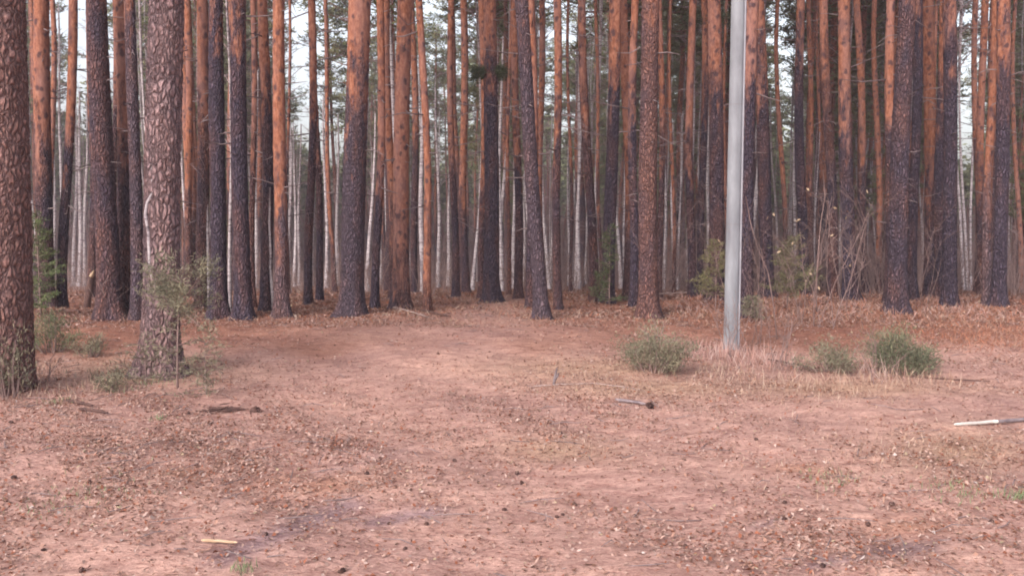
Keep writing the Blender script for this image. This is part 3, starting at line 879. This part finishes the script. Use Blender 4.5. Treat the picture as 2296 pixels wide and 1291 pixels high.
# ------------------------------------------------------------------ green young conifers
def conifer(name, px, py, h_px, w_px, label, cat, seed, style='spruce', clear=.1, dens=1.0, tint=(1, 1, 1), group=None, bend=0):
    r = np.random.RandomState(seed)
    p = hit(px, py)
    k = p.y / F
    H, W = h_px * k, w_px * k / 2
    t = bpy.data.objects.new(name, None); COL.objects.link(t); t.location = p
    tag(t, label, cat, group)
    st = MB(); fo = MB(); base = []; dirs = []
    if style == 'spruce':
        s = np.linspace(0, 1, 7)
        ax = np.stack([bend * k * s ** 1.5, 0 * s, H * s - .03], 1)
        st.tube(ax, (.006 + .005 * H) * (1.05 - s), 6)
        nb_ = int(44 * dens * max(1, H))
        for i in range(nb_):
            f = clear + (1 - clear) * (i + r.rand()) / nb_
            a = r.rand() * 6.28
            L = W * (1.15 - .95 * f) * r.uniform(.5, 1.25) + .03
            o = np.array([np.interp(f, s, ax[:, q]) for q in range(3)])
            d = np.array([math.cos(a), math.sin(a), .25 - .2 * (1 - f) + r.normal() * .12])
            ss = np.linspace(0, 1, 4)
            pts = o + ss[:, None] * L * d + (ss ** 2)[:, None] * np.array([0, 0, .12 * L])
            st.tube(pts, .005 * (1.2 - ss), 3, cap=False)
            n = int(60 * dens * (L / .3 + .2))
            ff = .15 + .85 * r.rand(n)
            bb = o + ff[:, None] * L * d + (ff ** 2)[:, None] * np.array([0, 0, .12 * L])
            bb = bb + r.normal(size=(n, 3)) * np.array([.04, .04, .015]) * (.4 + L)
            base.append(bb); dirs.append(d * .8 + r.normal(size=(n, 3)) * .6)
        ln, wdt = .05, .0035
    else:
        ns = int(26 * dens)
        for i in range(ns):
            a = r.rand() * 6.28; q = math.sqrt(r.rand())
            foot = np.array([math.cos(a) * q * W * .35, math.sin(a) * q * W * .35, -.02])
            tip = np.array([math.cos(a) * q * W * r.uniform(.75, 1.35), math.sin(a) * q * W * .8, H * (1 - .45 * q ** 2) * r.uniform(.5, 1.2)])
            ss = np.linspace(0, 1, 5)
            pts = foot + ss[:, None] * (tip - foot) + (ss * (1 - ss))[:, None] * r.normal(size=3) * .08
            st.tube(pts, .006 * (1.15 - ss), 4, cap=False)
            n = int(170 * dens)
            ff = .3 + .7 * r.rand(n) ** .8
            bb = foot + ff[:, None] * (tip - foot) + r.normal(size=(n, 3)) * np.array([.06, .06, .035]) * (W / .35)
            base.append(bb); dirs.append((tip - foot)[None] * 1.0 + r.normal(size=(n, 3)) * .35)
        ln, wdt = .04, .0035
    if seed == 24:
        for i in range(26):
            o = np.array([ax[5, 0], 0, H * .80]) + r.normal(size=3) * np.array([.16, .14, .13])
            a = r.rand() * 6.28; d = np.array([math.cos(a), math.sin(a), .3]); ff = r.rand(110)
            st.tube([ax[4], (ax[4] + o) / 2 + [0, 0, .02], o], [.005, .004, .002], 3, cap=False)
            base.append(o + ff[:, None] * d * .14 + r.normal(size=(110, 3)) * .035); dirs.append(d * .8 + r.normal(size=(110, 3)) * .6)
    base = np.concatenate(base); dirs = np.concatenate(dirs)
    base[:, 2] = np.maximum(base[:, 2], .01)
    tt = r.uniform(.7, 1.35, len(base))
    fo.sprays(base, dirs, ln * r.uniform(.7, 1.3, len(base)), wdt * max(1, p.y / 9), 0, np.stack([tt * tint[0], tt * tint[1], tt * tint[2], np.ones(len(base))], 1))
    link('stem', st.mesh('stem', [M_STEM]), t)
    link('needles', fo.mesh('needles', [M_SPRUCE], False, True), t)
    return t

PG = (1.5, 1.25, 1.5)
conifer('juniper_bush', 1466, 832, 112, 165, 'round grey-green juniper bush left of the white pole', 'bush', 21, 'bush', tint=PG)
conifer('juniper_bush', 2008, 838, 102, 155, 'densest green juniper bush with dark foot, at right among dry stalks', 'bush', 22, 'bush', dens=1.2, tint=(1.15, 1.08, 1.2))
conifer('juniper_bush', 1866, 834, 88, 150, 'thin olive juniper bush touching the left of the densest bush', 'bush', 23, 'bush', dens=.7, tint=PG)
conifer('young_spruce', 398, 872, 285, 150, 'tall young spruce with a bushy top, in front of the big mauve pine', 'young spruce', 24, 'spruce', .12, .6, tint=PG, bend=16)
conifer('young_spruce', 462, 885, 135, 170, 'low wispy young spruce right of the tall bushy-topped one', 'young spruce', 25, 'spruce', .05, .55, tint=PG)
conifer('young_spruce', 328, 862, 120, 150, 'small young spruce at the left foot of the big mauve pine', 'young spruce', 26, 'spruce', .05, .45, tint=PG)
conifer('young_spruce', 250, 878, 60, 90, 'knee-high spruce seedling left of the big mauve pine', 'young spruce', 27, 'bush', .05, .4, tint=PG)
conifer('young_spruce', 205, 800, 50, 80, 'tiny spruce seedling on litter between edge pine and big mauve pine', 'young spruce', 28, 'bush', .05, .45, tint=PG)
conifer('young_spruce', 118, 790, 95, 120, 'green sapling right behind the foot of the thick edge pine', 'young spruce', 29, 'bush', .05, .8)
conifer('young_spruce', 92, 706, 235, 110, 'dark green spruce rising behind the thick edge pine', 'young spruce', 30, 'spruce', .08, 1.1, tint=(.85, 1, .7))
conifer('young_spruce', 22, 895, 165, 150, 'wispy sapling in front of the thick edge pine foot', 'young spruce', 31, 'bush', .1, .5, tint=PG)
conifer('young_spruce', 1366, 684, 180, 70, 'dim narrow spruce beside the slate right-leaning pine', 'young spruce', 32, 'spruce', .05, .8, tint=(.7, .8, .65))
conifer('young_spruce', 1604, 700, 165, 110, 'yellowish green spruce behind the left side of the white pole', 'young spruce', 33, 'spruce', .25, 1.0, tint=(1.35, 1.12, 1.0))
conifer('young_spruce', 1765, 690, 160, 150, 'broad olive spruce right of the white pole among bare twigs', 'young spruce', 34, 'spruce', .2, 1.1, tint=(1.3, 1.08, 1.05))
conifer('young_spruce', 1682, 722, 62, 60, 'stunted small spruce against the right side of the white pole', 'young spruce', 35, 'spruce', .3, 1.0, tint=PG)
conifer('young_spruce', 2300, 652, 340, 150, 'dark spruce at the right edge of the photo behind last big pine', 'young spruce', 36, 'spruce', .45, 1.0, tint=(.9, .9, .6))

# ------------------------------------------------------------------ bare shrubs
def bare_shrub(px, py, h_px, w_px, label, seed, stems=5, mat=M_STEM, thick=.005, leaves=0, group='leafless shrubs by the white pole'):
    r = np.random.RandomState(seed)
    p = hit(px, py); k = p.y / F
    H, W = h_px * k, w_px * k / 2
    t = bpy.data.objects.new('bare_shrub', None); COL.objects.link(t); t.location = p
    tag(t, label, 'shrub', group)
    tips = []
    for s_ in range(stems):
        mb = MB()
        def grow(o, d, L, rad, lvl):
            n = 6
            pts = [o]
            dd = d.copy()
            for i in range(n - 1):
                dd = dd + r.normal(size=3) * .13; dd[2] += .03
                dd /= np.linalg.norm(dd)
                pts.append(pts[-1] + dd * L / (n - 1))
            pts = np.array(pts)
            mb.tube(pts, rad * np.linspace(1, .45, n), 4 if lvl == 0 else 3, 0, cap=False)
            if lvl < 2:
                for c in range(6 if lvl == 0 else 3):
                    f = r.uniform(.3, 1)
                    o2 = np.array([np.interp(f * (n - 1), range(n), pts[:, q]) for q in range(3)])
                    a = r.rand() * 6.28
                    d2 = dd * .7 + np.array([math.cos(a), math.sin(a), .15]) * .75
                    grow(o2, d2 / np.linalg.norm(d2), L * r.uniform(.22, .42), rad * .55, lvl + 1)
            else:
                tips.append(pts[-1])
        a = r.rand() * 6.28
        d = np.array([math.cos(a) * W / H * .8, math.sin(a) * W / H * .5, 1]); d /= np.linalg.norm(d)
        grow(np.array([r.normal() * W * .12, r.normal() * .05, -.03]), d, H * r.uniform(.65, 1), thick * r.uniform(.7, 1.2), 0)
        link('stem', mb.mesh('stem', [mat]), t)
    if leaves:
        mb = MB()
        idx = r.choice(len(tips), min(leaves, len(tips)), replace=False)
        b_ = np.array([tips[i] for i in idx])
        mb.sprays(b_, r.normal(size=(len(b_), 3)) - [0, 0, .5], .06, .014, 0, np.tile([.38, .27, .18, 1], (len(b_), 1)))
        link('leaves', mb.mesh('leaves', [M_LEAF], False, True), t)
    return t
bare_shrub(1700, 770, 330, 190, 'leafless shrub with fine grey twigs just right of the white pole', 41, 5, leaves=4)
bare_shrub(1855, 735, 360, 200, 'tallest leafless shrub with a few tan leaves in front of maroon straight pine', 42, 5, M_STEM, .007, leaves=16)
bare_shrub(1905, 700, 250, 160, 'leafless shrub behind the juniper bushes in front of the pink-topped pine', 43, 5)
bare_shrub(1790, 725, 230, 150, 'leafless shrub rising through the broad olive spruce', 44, 4, leaves=5)
bare_shrub(1640, 800, 170, 110, 'low reddish twiggy shrub at the foot of the white pole', 45, 6)
bare_shrub(1740, 830, 180, 150, 'spindly low shrub between white pole and thin olive juniper', 46, 5)
bare_shrub(2060, 685, 210, 130, 'small bare shrub with curved twigs right of the tall dark pine', 47, 4, group='leafless shrubs among the right-hand pines')
bare_shrub(2280, 665, 260, 90, 'bare curved shrub at the right edge of the photo', 48, 3, group='leafless shrubs among the right-hand pines')
bare_shrub(1490, 835, 120, 70, 'few bare stalks in front of the round juniper bush', 49, 3, M_PALESTEM, .005, group='leafless shrubs by the white pole')
bare_shrub(1960, 860, 150, 90, 'dry brown stalks between the two right-hand juniper bushes', 50, 4, M_STEM, .004)
bare_shrub(1480, 700, 260, 120, 'leafless shrub right of the scaly red pine foot', 51, 4)
bare_shrub(100, 860, 90, 60, 'small dead brown shrub at the right foot of the thick edge pine', 52, 3, group='leafless shrubs at left')
bare_shrub(240, 720, 170, 160, 'thin leafless shrub before the foot of the broad dark pine', 53, 3, group='leafless shrubs at left')
bare_shrub(440, 700, 260, 170, 'spindly leafless shrub behind the tall bushy-topped young spruce', 54, 4, group='leafless shrubs at left')

# pale crooked sapling stem in front of the big mauve pine
def crooked(px_pts, yb, wd, label, name, mat):
    p = hit(px_pts[0][0], yb)
    pts = [on_depth(a, b_, p.y) - p for a, b_ in px_pts]
    pts = np.array([list(v) for v in pts])
    mb = MB(); mb.tube(pts, np.linspace(1, .6, len(pts)) * wd * p.y / F / 2, 8)
    o = link(name, mb.mesh(name, [mat]), None, p)
    return tag(o, label, 'sapling')
crooked([(345, 845), (346, 760), (340, 690), (344, 640), (336, 590), (333, 520), (326, 480), (330, 455), (343, 430), (341, 380), (347, 320)], 842, 10, 'pale crooked sapling stem in front of the big mauve pine', 'birch_sapling', M_BIRCH)
crooked([(613, 702), (611, 660), (606, 600), (607, 572), (604, 500), (606, 420)], 703, 7, 'thin pale sapling between slim black-footed pine and bright orange pine', 'birch_sapling', M_BIRCH)
crooked([(1742, 760), (1735, 690), (1722, 610), (1700, 560), (1683, 500), (1672, 440)], 760, 3, 'thin crooked grey sapling right of the white pole', 'rowan_sapling', M_STEM)
crooked([(1830, 700), (1832, 600), (1840, 500), (1850, 440), (1845, 380)], 700, 3, 'thin upright sapling left of the maroon straight pine', 'rowan_sapling', M_STEM)

# ------------------------------------------------------------------ the white pole
def white_pole():
    p = hit(1638, 784)
    top = on_depth(1655, 0, p.y)
    sl = (top.x - p.x) / (top.z - p.z)
    k = p.y / F
    M = simple_mat('whitewashed_concrete', (0.15, 0.15, 0.168), (0.235, 0.24, 0.262), 7, 1.0, bumpd=.004, stretch=(1, 1, .3))
    nt = M.node_tree
    t = bpy.data.objects.new('utility_pole', None); COL.objects.link(t); t.location = p
    t.rotation_euler = (0, math.atan(sl), 0)
    tag(t, 'pale grey concrete pole standing at the right of the clearing, leaning slightly right', 'pole')
    zs = np.concatenate([np.arange(-.3, 9.5, .12)])
    mb = MB()
    # eight-sided prism with softened corners
    seg = 32; th = np.arange(seg) * 2 * math.pi / seg
    V = []
    for z in zs:
        a = (30 * k / 2) * (1 - .028 * max(z, 0))
        rr = a / np.maximum(np.abs(np.cos(th)) ** 2.7 + np.abs(np.sin(th)) ** 2.7, 1e-6) ** (1 / 2.7)
        V.append(np.stack([rr * np.cos(th), rr * np.sin(th), np.full(seg, z)], 1))
    V = np.concatenate(V)
    i = np.arange(len(zs) - 1)[:, None] * seg; j = np.arange(seg)[None]; kk = (j + 1) % seg
    mb.add(V, np.stack([i + j, i + kk, i + seg + kk, i + seg + j], -1).reshape(-1, 4))
    o = link('post', mb.mesh('post', [M]), t); o.rotation_euler = (0, 0, .25)
    mb = MB()
    zz = np.linspace(-.1, 9.2, 60)
    rad = (30 * k / 2)
    mb.tube(np.stack([rad * (1 - .028 * zz) * 1.0 + .006, -rad * .45 + 0 * zz, zz], 1), .011, 8)
    M2 = simple_mat('pale_conduit', (0.22, 0.21, 0.24), (0.29, 0.28, 0.31), 9, .6)
    link('conduit', mb.mesh('conduit', [M2]), t)
    for z in (1.35, 2.6, 4.4):
        mb = MB()
        aa = np.linspace(0, 2 * math.pi, 25)
        q = rad * (1 - .028 * z) * 1.045
        rr = q / (np.abs(np.cos(aa)) ** 2.7 + np.abs(np.sin(aa)) ** 2.7) ** (1 / 2.7) * .97
        a2 = aa + .25
        mb.tube(np.stack([rr * np.cos(a2), rr * np.sin(a2), z + 0 * aa], 1), .0014, 4, cap=False)
        link('strap', mb.mesh('strap', [M_DEAD]), t)
white_pole()

# ------------------------------------------------------------------ sticks, stumps and bits on the ground
M_PEEL = simple_mat('peeled_wood', (0.45, 0.40, 0.37), (0.6, 0.54, 0.5), 14, .7, stretch=(1, 1, 1))
M_GREYW = simple_mat('weathered_wood', (0.11, 0.085, 0.095), (0.25, 0.20, 0.21), 20, .85, bumpd=.003)
M_DARKW = simple_mat('dark_wood', (0.04, 0.022, 0.022), (0.12, 0.065, 0.055), 16, .9, bumpd=.004)
M_STRAW = simple_mat('fresh_wood', (0.36, 0.235, 0.15), (0.50, 0.36, 0.25), 12, .8)
def stick(name, label, cat, pix, wd, mat, lift=.012, taper=(1, .7), seg=8, tipmat=None, group=None):
    pts = [hit(a, b_) for a, b_ in pix]
    o0 = pts[0]
    P = np.array([list(v - o0) for v in pts])
    r = wd * pts[0].y / F / 2
    P[:, 2] += r + lift - .006
    s = np.linspace(0, 1, 4 * (len(P) - 1) + 1)
    Q = np.stack([np.interp(s, np.linspace(0, 1, len(P)), P[:, i]) for i in range(3)], 1)
    Q[1:-1] += rs.normal(size=(len(Q) - 2, 3)) * r * .12
    R = np.linspace(*taper, len(Q)) * r
    R[0] *= .55; R[-1] *= .55
    mb = MB()
    if tipmat is not None:
        n = max(2, int(len(Q) * .42))
        mb.tube(Q[n - 1:], R[n - 1:], seg)
        o = link(name, None, None, o0)
        bark = link('bark_end', mb.mesh('bark_end', [mat]), o)
        mb = MB(); mb.tube(Q[:n], R[:n] * .93, seg)
        link('peeled_end', mb.mesh('peeled_end', [tipmat]), o)
    else:
        mb.tube(Q, R, seg)
        o = link(name, mb.mesh(name, [mat]), None, o0)
    return tag(o, label, cat, group)
stick('stick', 'long stick with white peeled end lying at the right edge', 'stick', [(2140, 957), (2205, 953), (2265, 948), (2340, 944), (2420, 935)], 9, M_GREYW, tipmat=M_PEEL, taper=(1, 1))
stick('stick', 'short pale straw-coloured stick lying at lower left', 'stick', [(452, 1217), (490, 1219), (532, 1222)], 9, M_STRAW)
stick('stick', 'dark broken stick, upper one of two at left', 'stick', [(150, 902), (180, 908), (208, 914)], 8, M_DARKW)
stick('stick', 'dark broken stick, lower one of two at left', 'stick', [(178, 921), (210, 925), (242, 930)], 8, M_DARKW)
stick('fallen_log', 'short grey log with a black end lying mid-clearing', 'log', [(1380, 900), (1415, 905), (1450, 911)], 8, M_GREYW, tipmat=None)
stick('dead_branch', 'thin dark branch lying between white pole and juniper bushes', 'branch', [(1722, 812), (1775, 822), (1838, 834)], 4, M_DARKW, .03)
stick('dead_branch', 'thin twig arching along the ground left of the small forked snag', 'branch', [(1195, 868), (1250, 864), (1330, 861), (1420, 872)], 3, M_PALESTEM, .01)
stick('dead_branch', 'pale fallen branch in front of the tall orange pine foot', 'branch', [(868, 692), (905, 698), (960, 716)], 5, M_PALESTEM, .02)
stick('dead_branch', 'dark fallen branch right of the slender red pine foot', 'branch', [(935, 697), (975, 706), (1010, 714)], 5, M_DARKW, .02)
stick('dead_branch', 'thin pale branch lying before the scaly red pine foot', 'branch', [(1395, 672), (1460, 676), (1540, 672)], 3, M_PALESTEM, .12)
stick('dead_branch', 'brown branch on litter right of the tall dark pine', 'branch', [(2030, 846), (2110, 852), (2220, 857)], 4, M_DARKW, .01)

def snag():
    p = hit(192, 690)
    top = on_depth(207, 617, p.y)
    v = np.array(list(top - p))
    mb = MB(); mb.tube([[0, 0, -.1], v * .5, v], np.array([1, .9, .85]) * 16 * p.y / F / 2, 10)
    o = link('broken_snag', None, None, p); tag(o, 'short dark snag leaning right with a pale split top, left of broad dark pine', 'snag')
    link('bole', mb.mesh('bole', [M_DARKW]), o)
    mb = MB(); mb.tube([v * .96 + [0, -.02, 0], v * 1.06 + [.01, -.03, 0], v * 1.16 + [.025, -.03, 0]], np.array([.8, .5, .12]) * 14 * p.y / F / 2, 6)
    link('split_top', mb.mesh('split_top', [M_STRAW]), o)
    p = hit(1240, 864)
    mb = MB()
    k = p.y / F
    mb.tube([[0, 0, -.02], [5 * k, 0, 22 * k], [9 * k, 0, 42 * k]], np.array([1, .8, .4]) * 4 * k, 6)
    mb.tube([[5 * k, 0, 14 * k], [10 * k, -.01, 22 * k], [12 * k, -.02, 30 * k]], np.array([.6, .5, .3]) * 5 * k, 5)
    o = link('forked_snag', mb.mesh('forked_snag', [M_GREYW]), None, p)
    tag(o, 'small pale forked snag poking up in the middle of the clearing', 'snag')
snag()

def cone_mesh():
    mb = MB()
    s = np.linspace(0, 1, 6)
    mb.tube(np.stack([s * .045 - .022, 0 * s, .014 + 0 * s], 1), .014 * np.sin(np.pi * (.12 + .8 * s)) + .002, 8)
    r = np.random.RandomState(3)
    n = 60; t = r.rand(n); a = r.rand(n) * 6.28
    rad = .014 * np.sin(np.pi * (.12 + .8 * t))
    b_ = np.stack([t * .045 - .022, rad * np.cos(a) * .8, .014 + rad * np.sin(a) * .8], 1)
    d = np.stack([-.6 + 0 * a, np.cos(a), np.sin(a)], 1)
    mb.sprays(b_, d, .012, .005, 0)
    return mb.mesh('pine_cone', [M_DARKW], False)
cm = cone_mesh()
for i in range(40):
    if i == 0: px, py = 571, 925
    elif i == 1: px, py = 1456, 914
    elif i < 26: px, py = random.uniform(0, 1300), random.uniform(880, 1285)
    else: px, py = random.uniform(1000, 2296), random.uniform(900, 1285)
    p = hit(px, py)
    s = (1.5 if i < 2 else random.uniform(.4, .7))
    o = link('pine_cone', cm, None, p, (random.uniform(-.3, .3), random.uniform(-.3, .3), random.random() * 6.28), (s, s, s))
    if i == 0: tag(o, 'large dark pine cone right of the charred twig heap', 'pine cone', 'pine cones on the clearing')
    elif i == 1: tag(o, 'large dark pine cone at the right end of the grey log', 'pine cone', 'pine cones on the clearing')
    else: tag(o, 'small dark pine cone lying among dry leaves on the clearing', 'pine cone', 'small pine cones scattered about')

# charred twig heap
def twig_heap(px, py, label):
    p = hit(px, py); r = np.random.RandomState(9)
    mb = MB()
    for k in range(34):
        a = r.normal() * .5; L = r.uniform(.05, .16)
        c = np.array([r.normal() * .06, r.normal() * .04, .01 + abs(r.normal()) * .012])
        d = np.array([math.cos(a), math.sin(a), r.normal() * .12]) * L / 2
        mb.tube([c - d, c, c + d], [.003, .006, .003], 5)
    o = link('twig_heap', mb.mesh('twig_heap', [M_DARKW]), None, p)
    tag(o, label, 'twigs')
twig_heap(500, 922, 'small heap of charred dark twigs at left of the clearing')

# ------------------------------------------------------------------ litter: leaves, twigs, grass
def scatter(n, umin, umax, vmin, vmax):
    u = rs.uniform(umin, umax, n); v = rs.uniform(vmin, vmax, n)
    return u, v

def ground_points(n, y0, y1):
    """points on the ground, evenly spread over its area, inside a slightly widened view wedge"""
    y = np.sqrt(rs.rand(n) * (y1 ** 2 - y0 ** 2) + y0 ** 2)
    x = rs.uniform(-.66, .66, n) * y
    return x, y

def leaf_litter():
    mb = MB()
    def put(n, y0, y1, size, wrow, keep=None, lo=.0):
        x, y = ground_points(n, y0, y1)
        d = leafiness(x, y)
        clump = .7 + .3 * np.sin(x * 3.1 + 2 * np.sin(y * 1.7)) * np.sin(y * 2.7 + 1.3 * np.sin(x * 2.1)) + .25 * np.sin(x * 7.7 + y * 5.1)
        m = rs.rand(n) < d * np.clip(clump, .12, 1.2)
        x, y = x[m], y[m]; n = len(x)
        z = gz(x, y) + .003
        a = rs.rand(n) * 6.283
        L = size * rs.uniform(.5, 1.3, n); W = L * rs.uniform(.25, .7, n)
        ca, sa = np.cos(a), np.sin(a)
        tilt = rs.normal(size=n) * .28; roll = rs.normal(size=n) * .4
        curl = rs.uniform(-.15, .5, n) * W
        base = np.stack([x, y, z + .004 + np.abs(tilt) * L * .45], 1)
        ax = np.stack([ca, sa, tilt], 1) * L[:, None] / 2
        bx = np.stack([-sa, ca, roll], 1) * W[:, None] / 2
        up = np.stack([0 * x, 0 * x, curl], 1)
        v = np.stack([base - ax, base - ax * .1 + bx + up, base + ax, base - ax * .1 - bx + up, base - ax * .3, base + ax * .35], 1)
        i = np.arange(n)[:, None] * 6
        q = np.concatenate([i + np.array([[0, 5, 2, 1]]), i + np.array([[0, 3, 2, 5]])])
        pal = np.array([[.45, .31, .27], [.38, .24, .20], [.30, .165, .125], [.24, .085, .05], [.14, .07, .05], [.52, .42, .39], [.36, .27, .18]])
        pr = np.array(wrow); pr = pr / pr.sum()
        c = pal[rs.choice(len(pal), n, p=pr)] * rs.uniform(.8, 1.15, (n, 1))
        c = np.repeat(np.concatenate([c, np.ones((n, 1))], 1), 6, axis=0)
        mb.add(v.reshape(-1, 3), q, 0, c)
    put(230000, 3.0, 9.0, .0235, [2.5, 7, 8, 5, 1.5, .12, .4])
    put(150000, 8.5, 13.5, .029, [2, 6, 8, 5, 1.5, .1, .5])
    put(90000, 12.0, 24.0, .048, [.8, 2.5, 6, 6, 4, .1, .5])
    o = link('fallen_leaves', mb.mesh('fallen_leaves', [M_LEAF], True, True))
    tag(o, 'dry tan and rust leaves strewn over the clearing and forest floor', 'leaves', kind='stuff')
    mb = MB()
    x, y = ground_points(2600, 3.0, 18.0)
    m = rs.rand(len(x)) < leafiness(x, y)
    for xx, yy in zip(x[m], y[m]):
        a = rs.rand() * 3.14; L = rs.uniform(.06, .28)
        z = float(gz(xx, yy)) + .01
        d = np.array([math.cos(a), math.sin(a), rs.normal() * .05]) * L / 2
        c = np.array([xx, yy, z])
        mb.tube([c - d, c + rs.normal(size=3) * .008, c + d], [.0022, .003, .0016], 4)
    o = link('fallen_twigs', mb.mesh('fallen_twigs', [M_DEAD], True))
    tag(o, 'small dry twigs strewn over the ground', 'twigs', kind='stuff')
leaf_litter()

def grass():
    mb = MB()
    def tuft(px, py, n, spread_px, h, cols, lean=.35, sy=.35):
        p = hit(px, py); k = p.y / F
        x = p.x + rs.normal(size=n) * spread_px * k * .5
        y = p.y + rs.normal(size=n) * spread_px * k * .5 * (sy / .35)
        z = gz(x, y)
        b_ = np.stack([x, y, z], 1)
        d = np.stack([rs.normal(size=n) * lean, rs.normal(size=n) * lean, np.ones(n)], 1)
        c = np.array(cols)[rs.choice(len(cols), n)] * rs.uniform(.8, 1.2, (n, 1))
        mb.sprays(b_, d, h * rs.uniform(.4, 1.2, n), .0022 * max(1, p.y / 8), 0, np.concatenate([c, np.ones((n, 1))], 1))
    dry = [[.42, .29, .22], [.36, .23, .17], [.46, .34, .27], [.30, .17, .12]]
    green = [[.15, .19, .10], [.20, .22, .12]]
    pink = [[.46, .28, .25], [.40, .22, .18], [.50, .36, .33]]
    for a in [(1640, 805, 260, 90, .22, pink), (1720, 820, 220, 120, .16, pink), (1600, 835, 160, 120, .10, dry), (1960, 850, 30, 60, .26, pink), (1860, 860, 200, 160, .12, dry), (2030, 855, 160, 110, .15, dry),
              (1800, 880, 260, 220, .07, dry), (1550, 880, 260, 260, .06, dry), (1330, 840, 300, 220, .05, dry), (2100, 1000, 220, 240, .06, dry), (1900, 1060, 220, 260, .05, dry),
              (2285, 1118, 90, 40, .06, green), (2150, 1100, 110, 90, .05, green), (1870, 1080, 90, 80, .04, green), (550, 1280, 60, 36, .05, green), (145, 880, 160, 130, .12, dry), (118, 906, 60, 40, .05, green),
              (356, 942, 40, 18, .05, green), (170, 1120, 160, 150, .04, green), (60, 840, 160, 120, .12, dry), (300, 860, 160, 120, .08, green), (1300, 1000, 130, 160, .035, dry)]:
        tuft(*a)
    # rusty bracken and low stalks on the forest floor
    rust = [[.34, .13, .075], [.26, .10, .06], [.38, .19, .13], [.34, .21, .16]]
    for a in [(2110, 745, 500, 200, .11, rust), (2180, 770, 600, 160, .13, rust), (2260, 755, 500, 150, .12, rust), (2230, 720, 500, 240, .10, rust), (2050, 715, 300, 200, .09, rust)]:
        tuft(*a, lean=1.1)
    for _ in range(150):
        u = random.uniform(0, 2296); v = random.uniform(668, 730)
        tuft(u, v, 26, 60, random.uniform(.05, .13), rust + dry, .8)
    for _ in range(120):
        u = random.uniform(1500, 2296); v = random.uniform(660, 720)
        tuft(u, v, 30, 60, random.uniform(.08, .18), rust + pink, .8)
    o = link('dry_grass', mb.mesh('dry_grass', [M_GRASS], False, True))
    tag(o, 'dry stalks, bracken and small green blades growing from the ground', 'grass', kind='stuff')
grass()

# ------------------------------------------------------------------ thin evening haze between the trunks
HAZE = 0.0018
if HAZE > 0:
    mb = MB()
    x0, x1, y0, y1, z0, z1 = -160, 160, -20, 175, -8.5, 24
    V = [(x, y, z) for z in (z0, z1) for y in (y0, y1) for x in (x0, x1)]
    mb.add(V, [(0, 2, 3, 1), (4, 5, 7, 6), (0, 1, 5, 4), (2, 6, 7, 3), (0, 4, 6, 2), (1, 3, 7, 5)])
    m = bpy.data.materials.new('haze'); m.use_nodes = True
    nt = m.node_tree; nt.nodes.clear()
    out = nt.nodes.new('ShaderNodeOutputMaterial'); v = nt.nodes.new('ShaderNodeVolumePrincipled')
    v.inputs['Color'].default_value = (0.86, 0.80, 0.92, 1); v.inputs['Density'].default_value = HAZE; v.inputs['Anisotropy'].default_value = 0.2
    nt.links.new(v.outputs[0], out.inputs['Volume'])
    o = link('haze', mb.mesh('haze', [m], False))
    tag(o, 'thin violet haze hanging between the trunks', 'haze', kind='stuff')
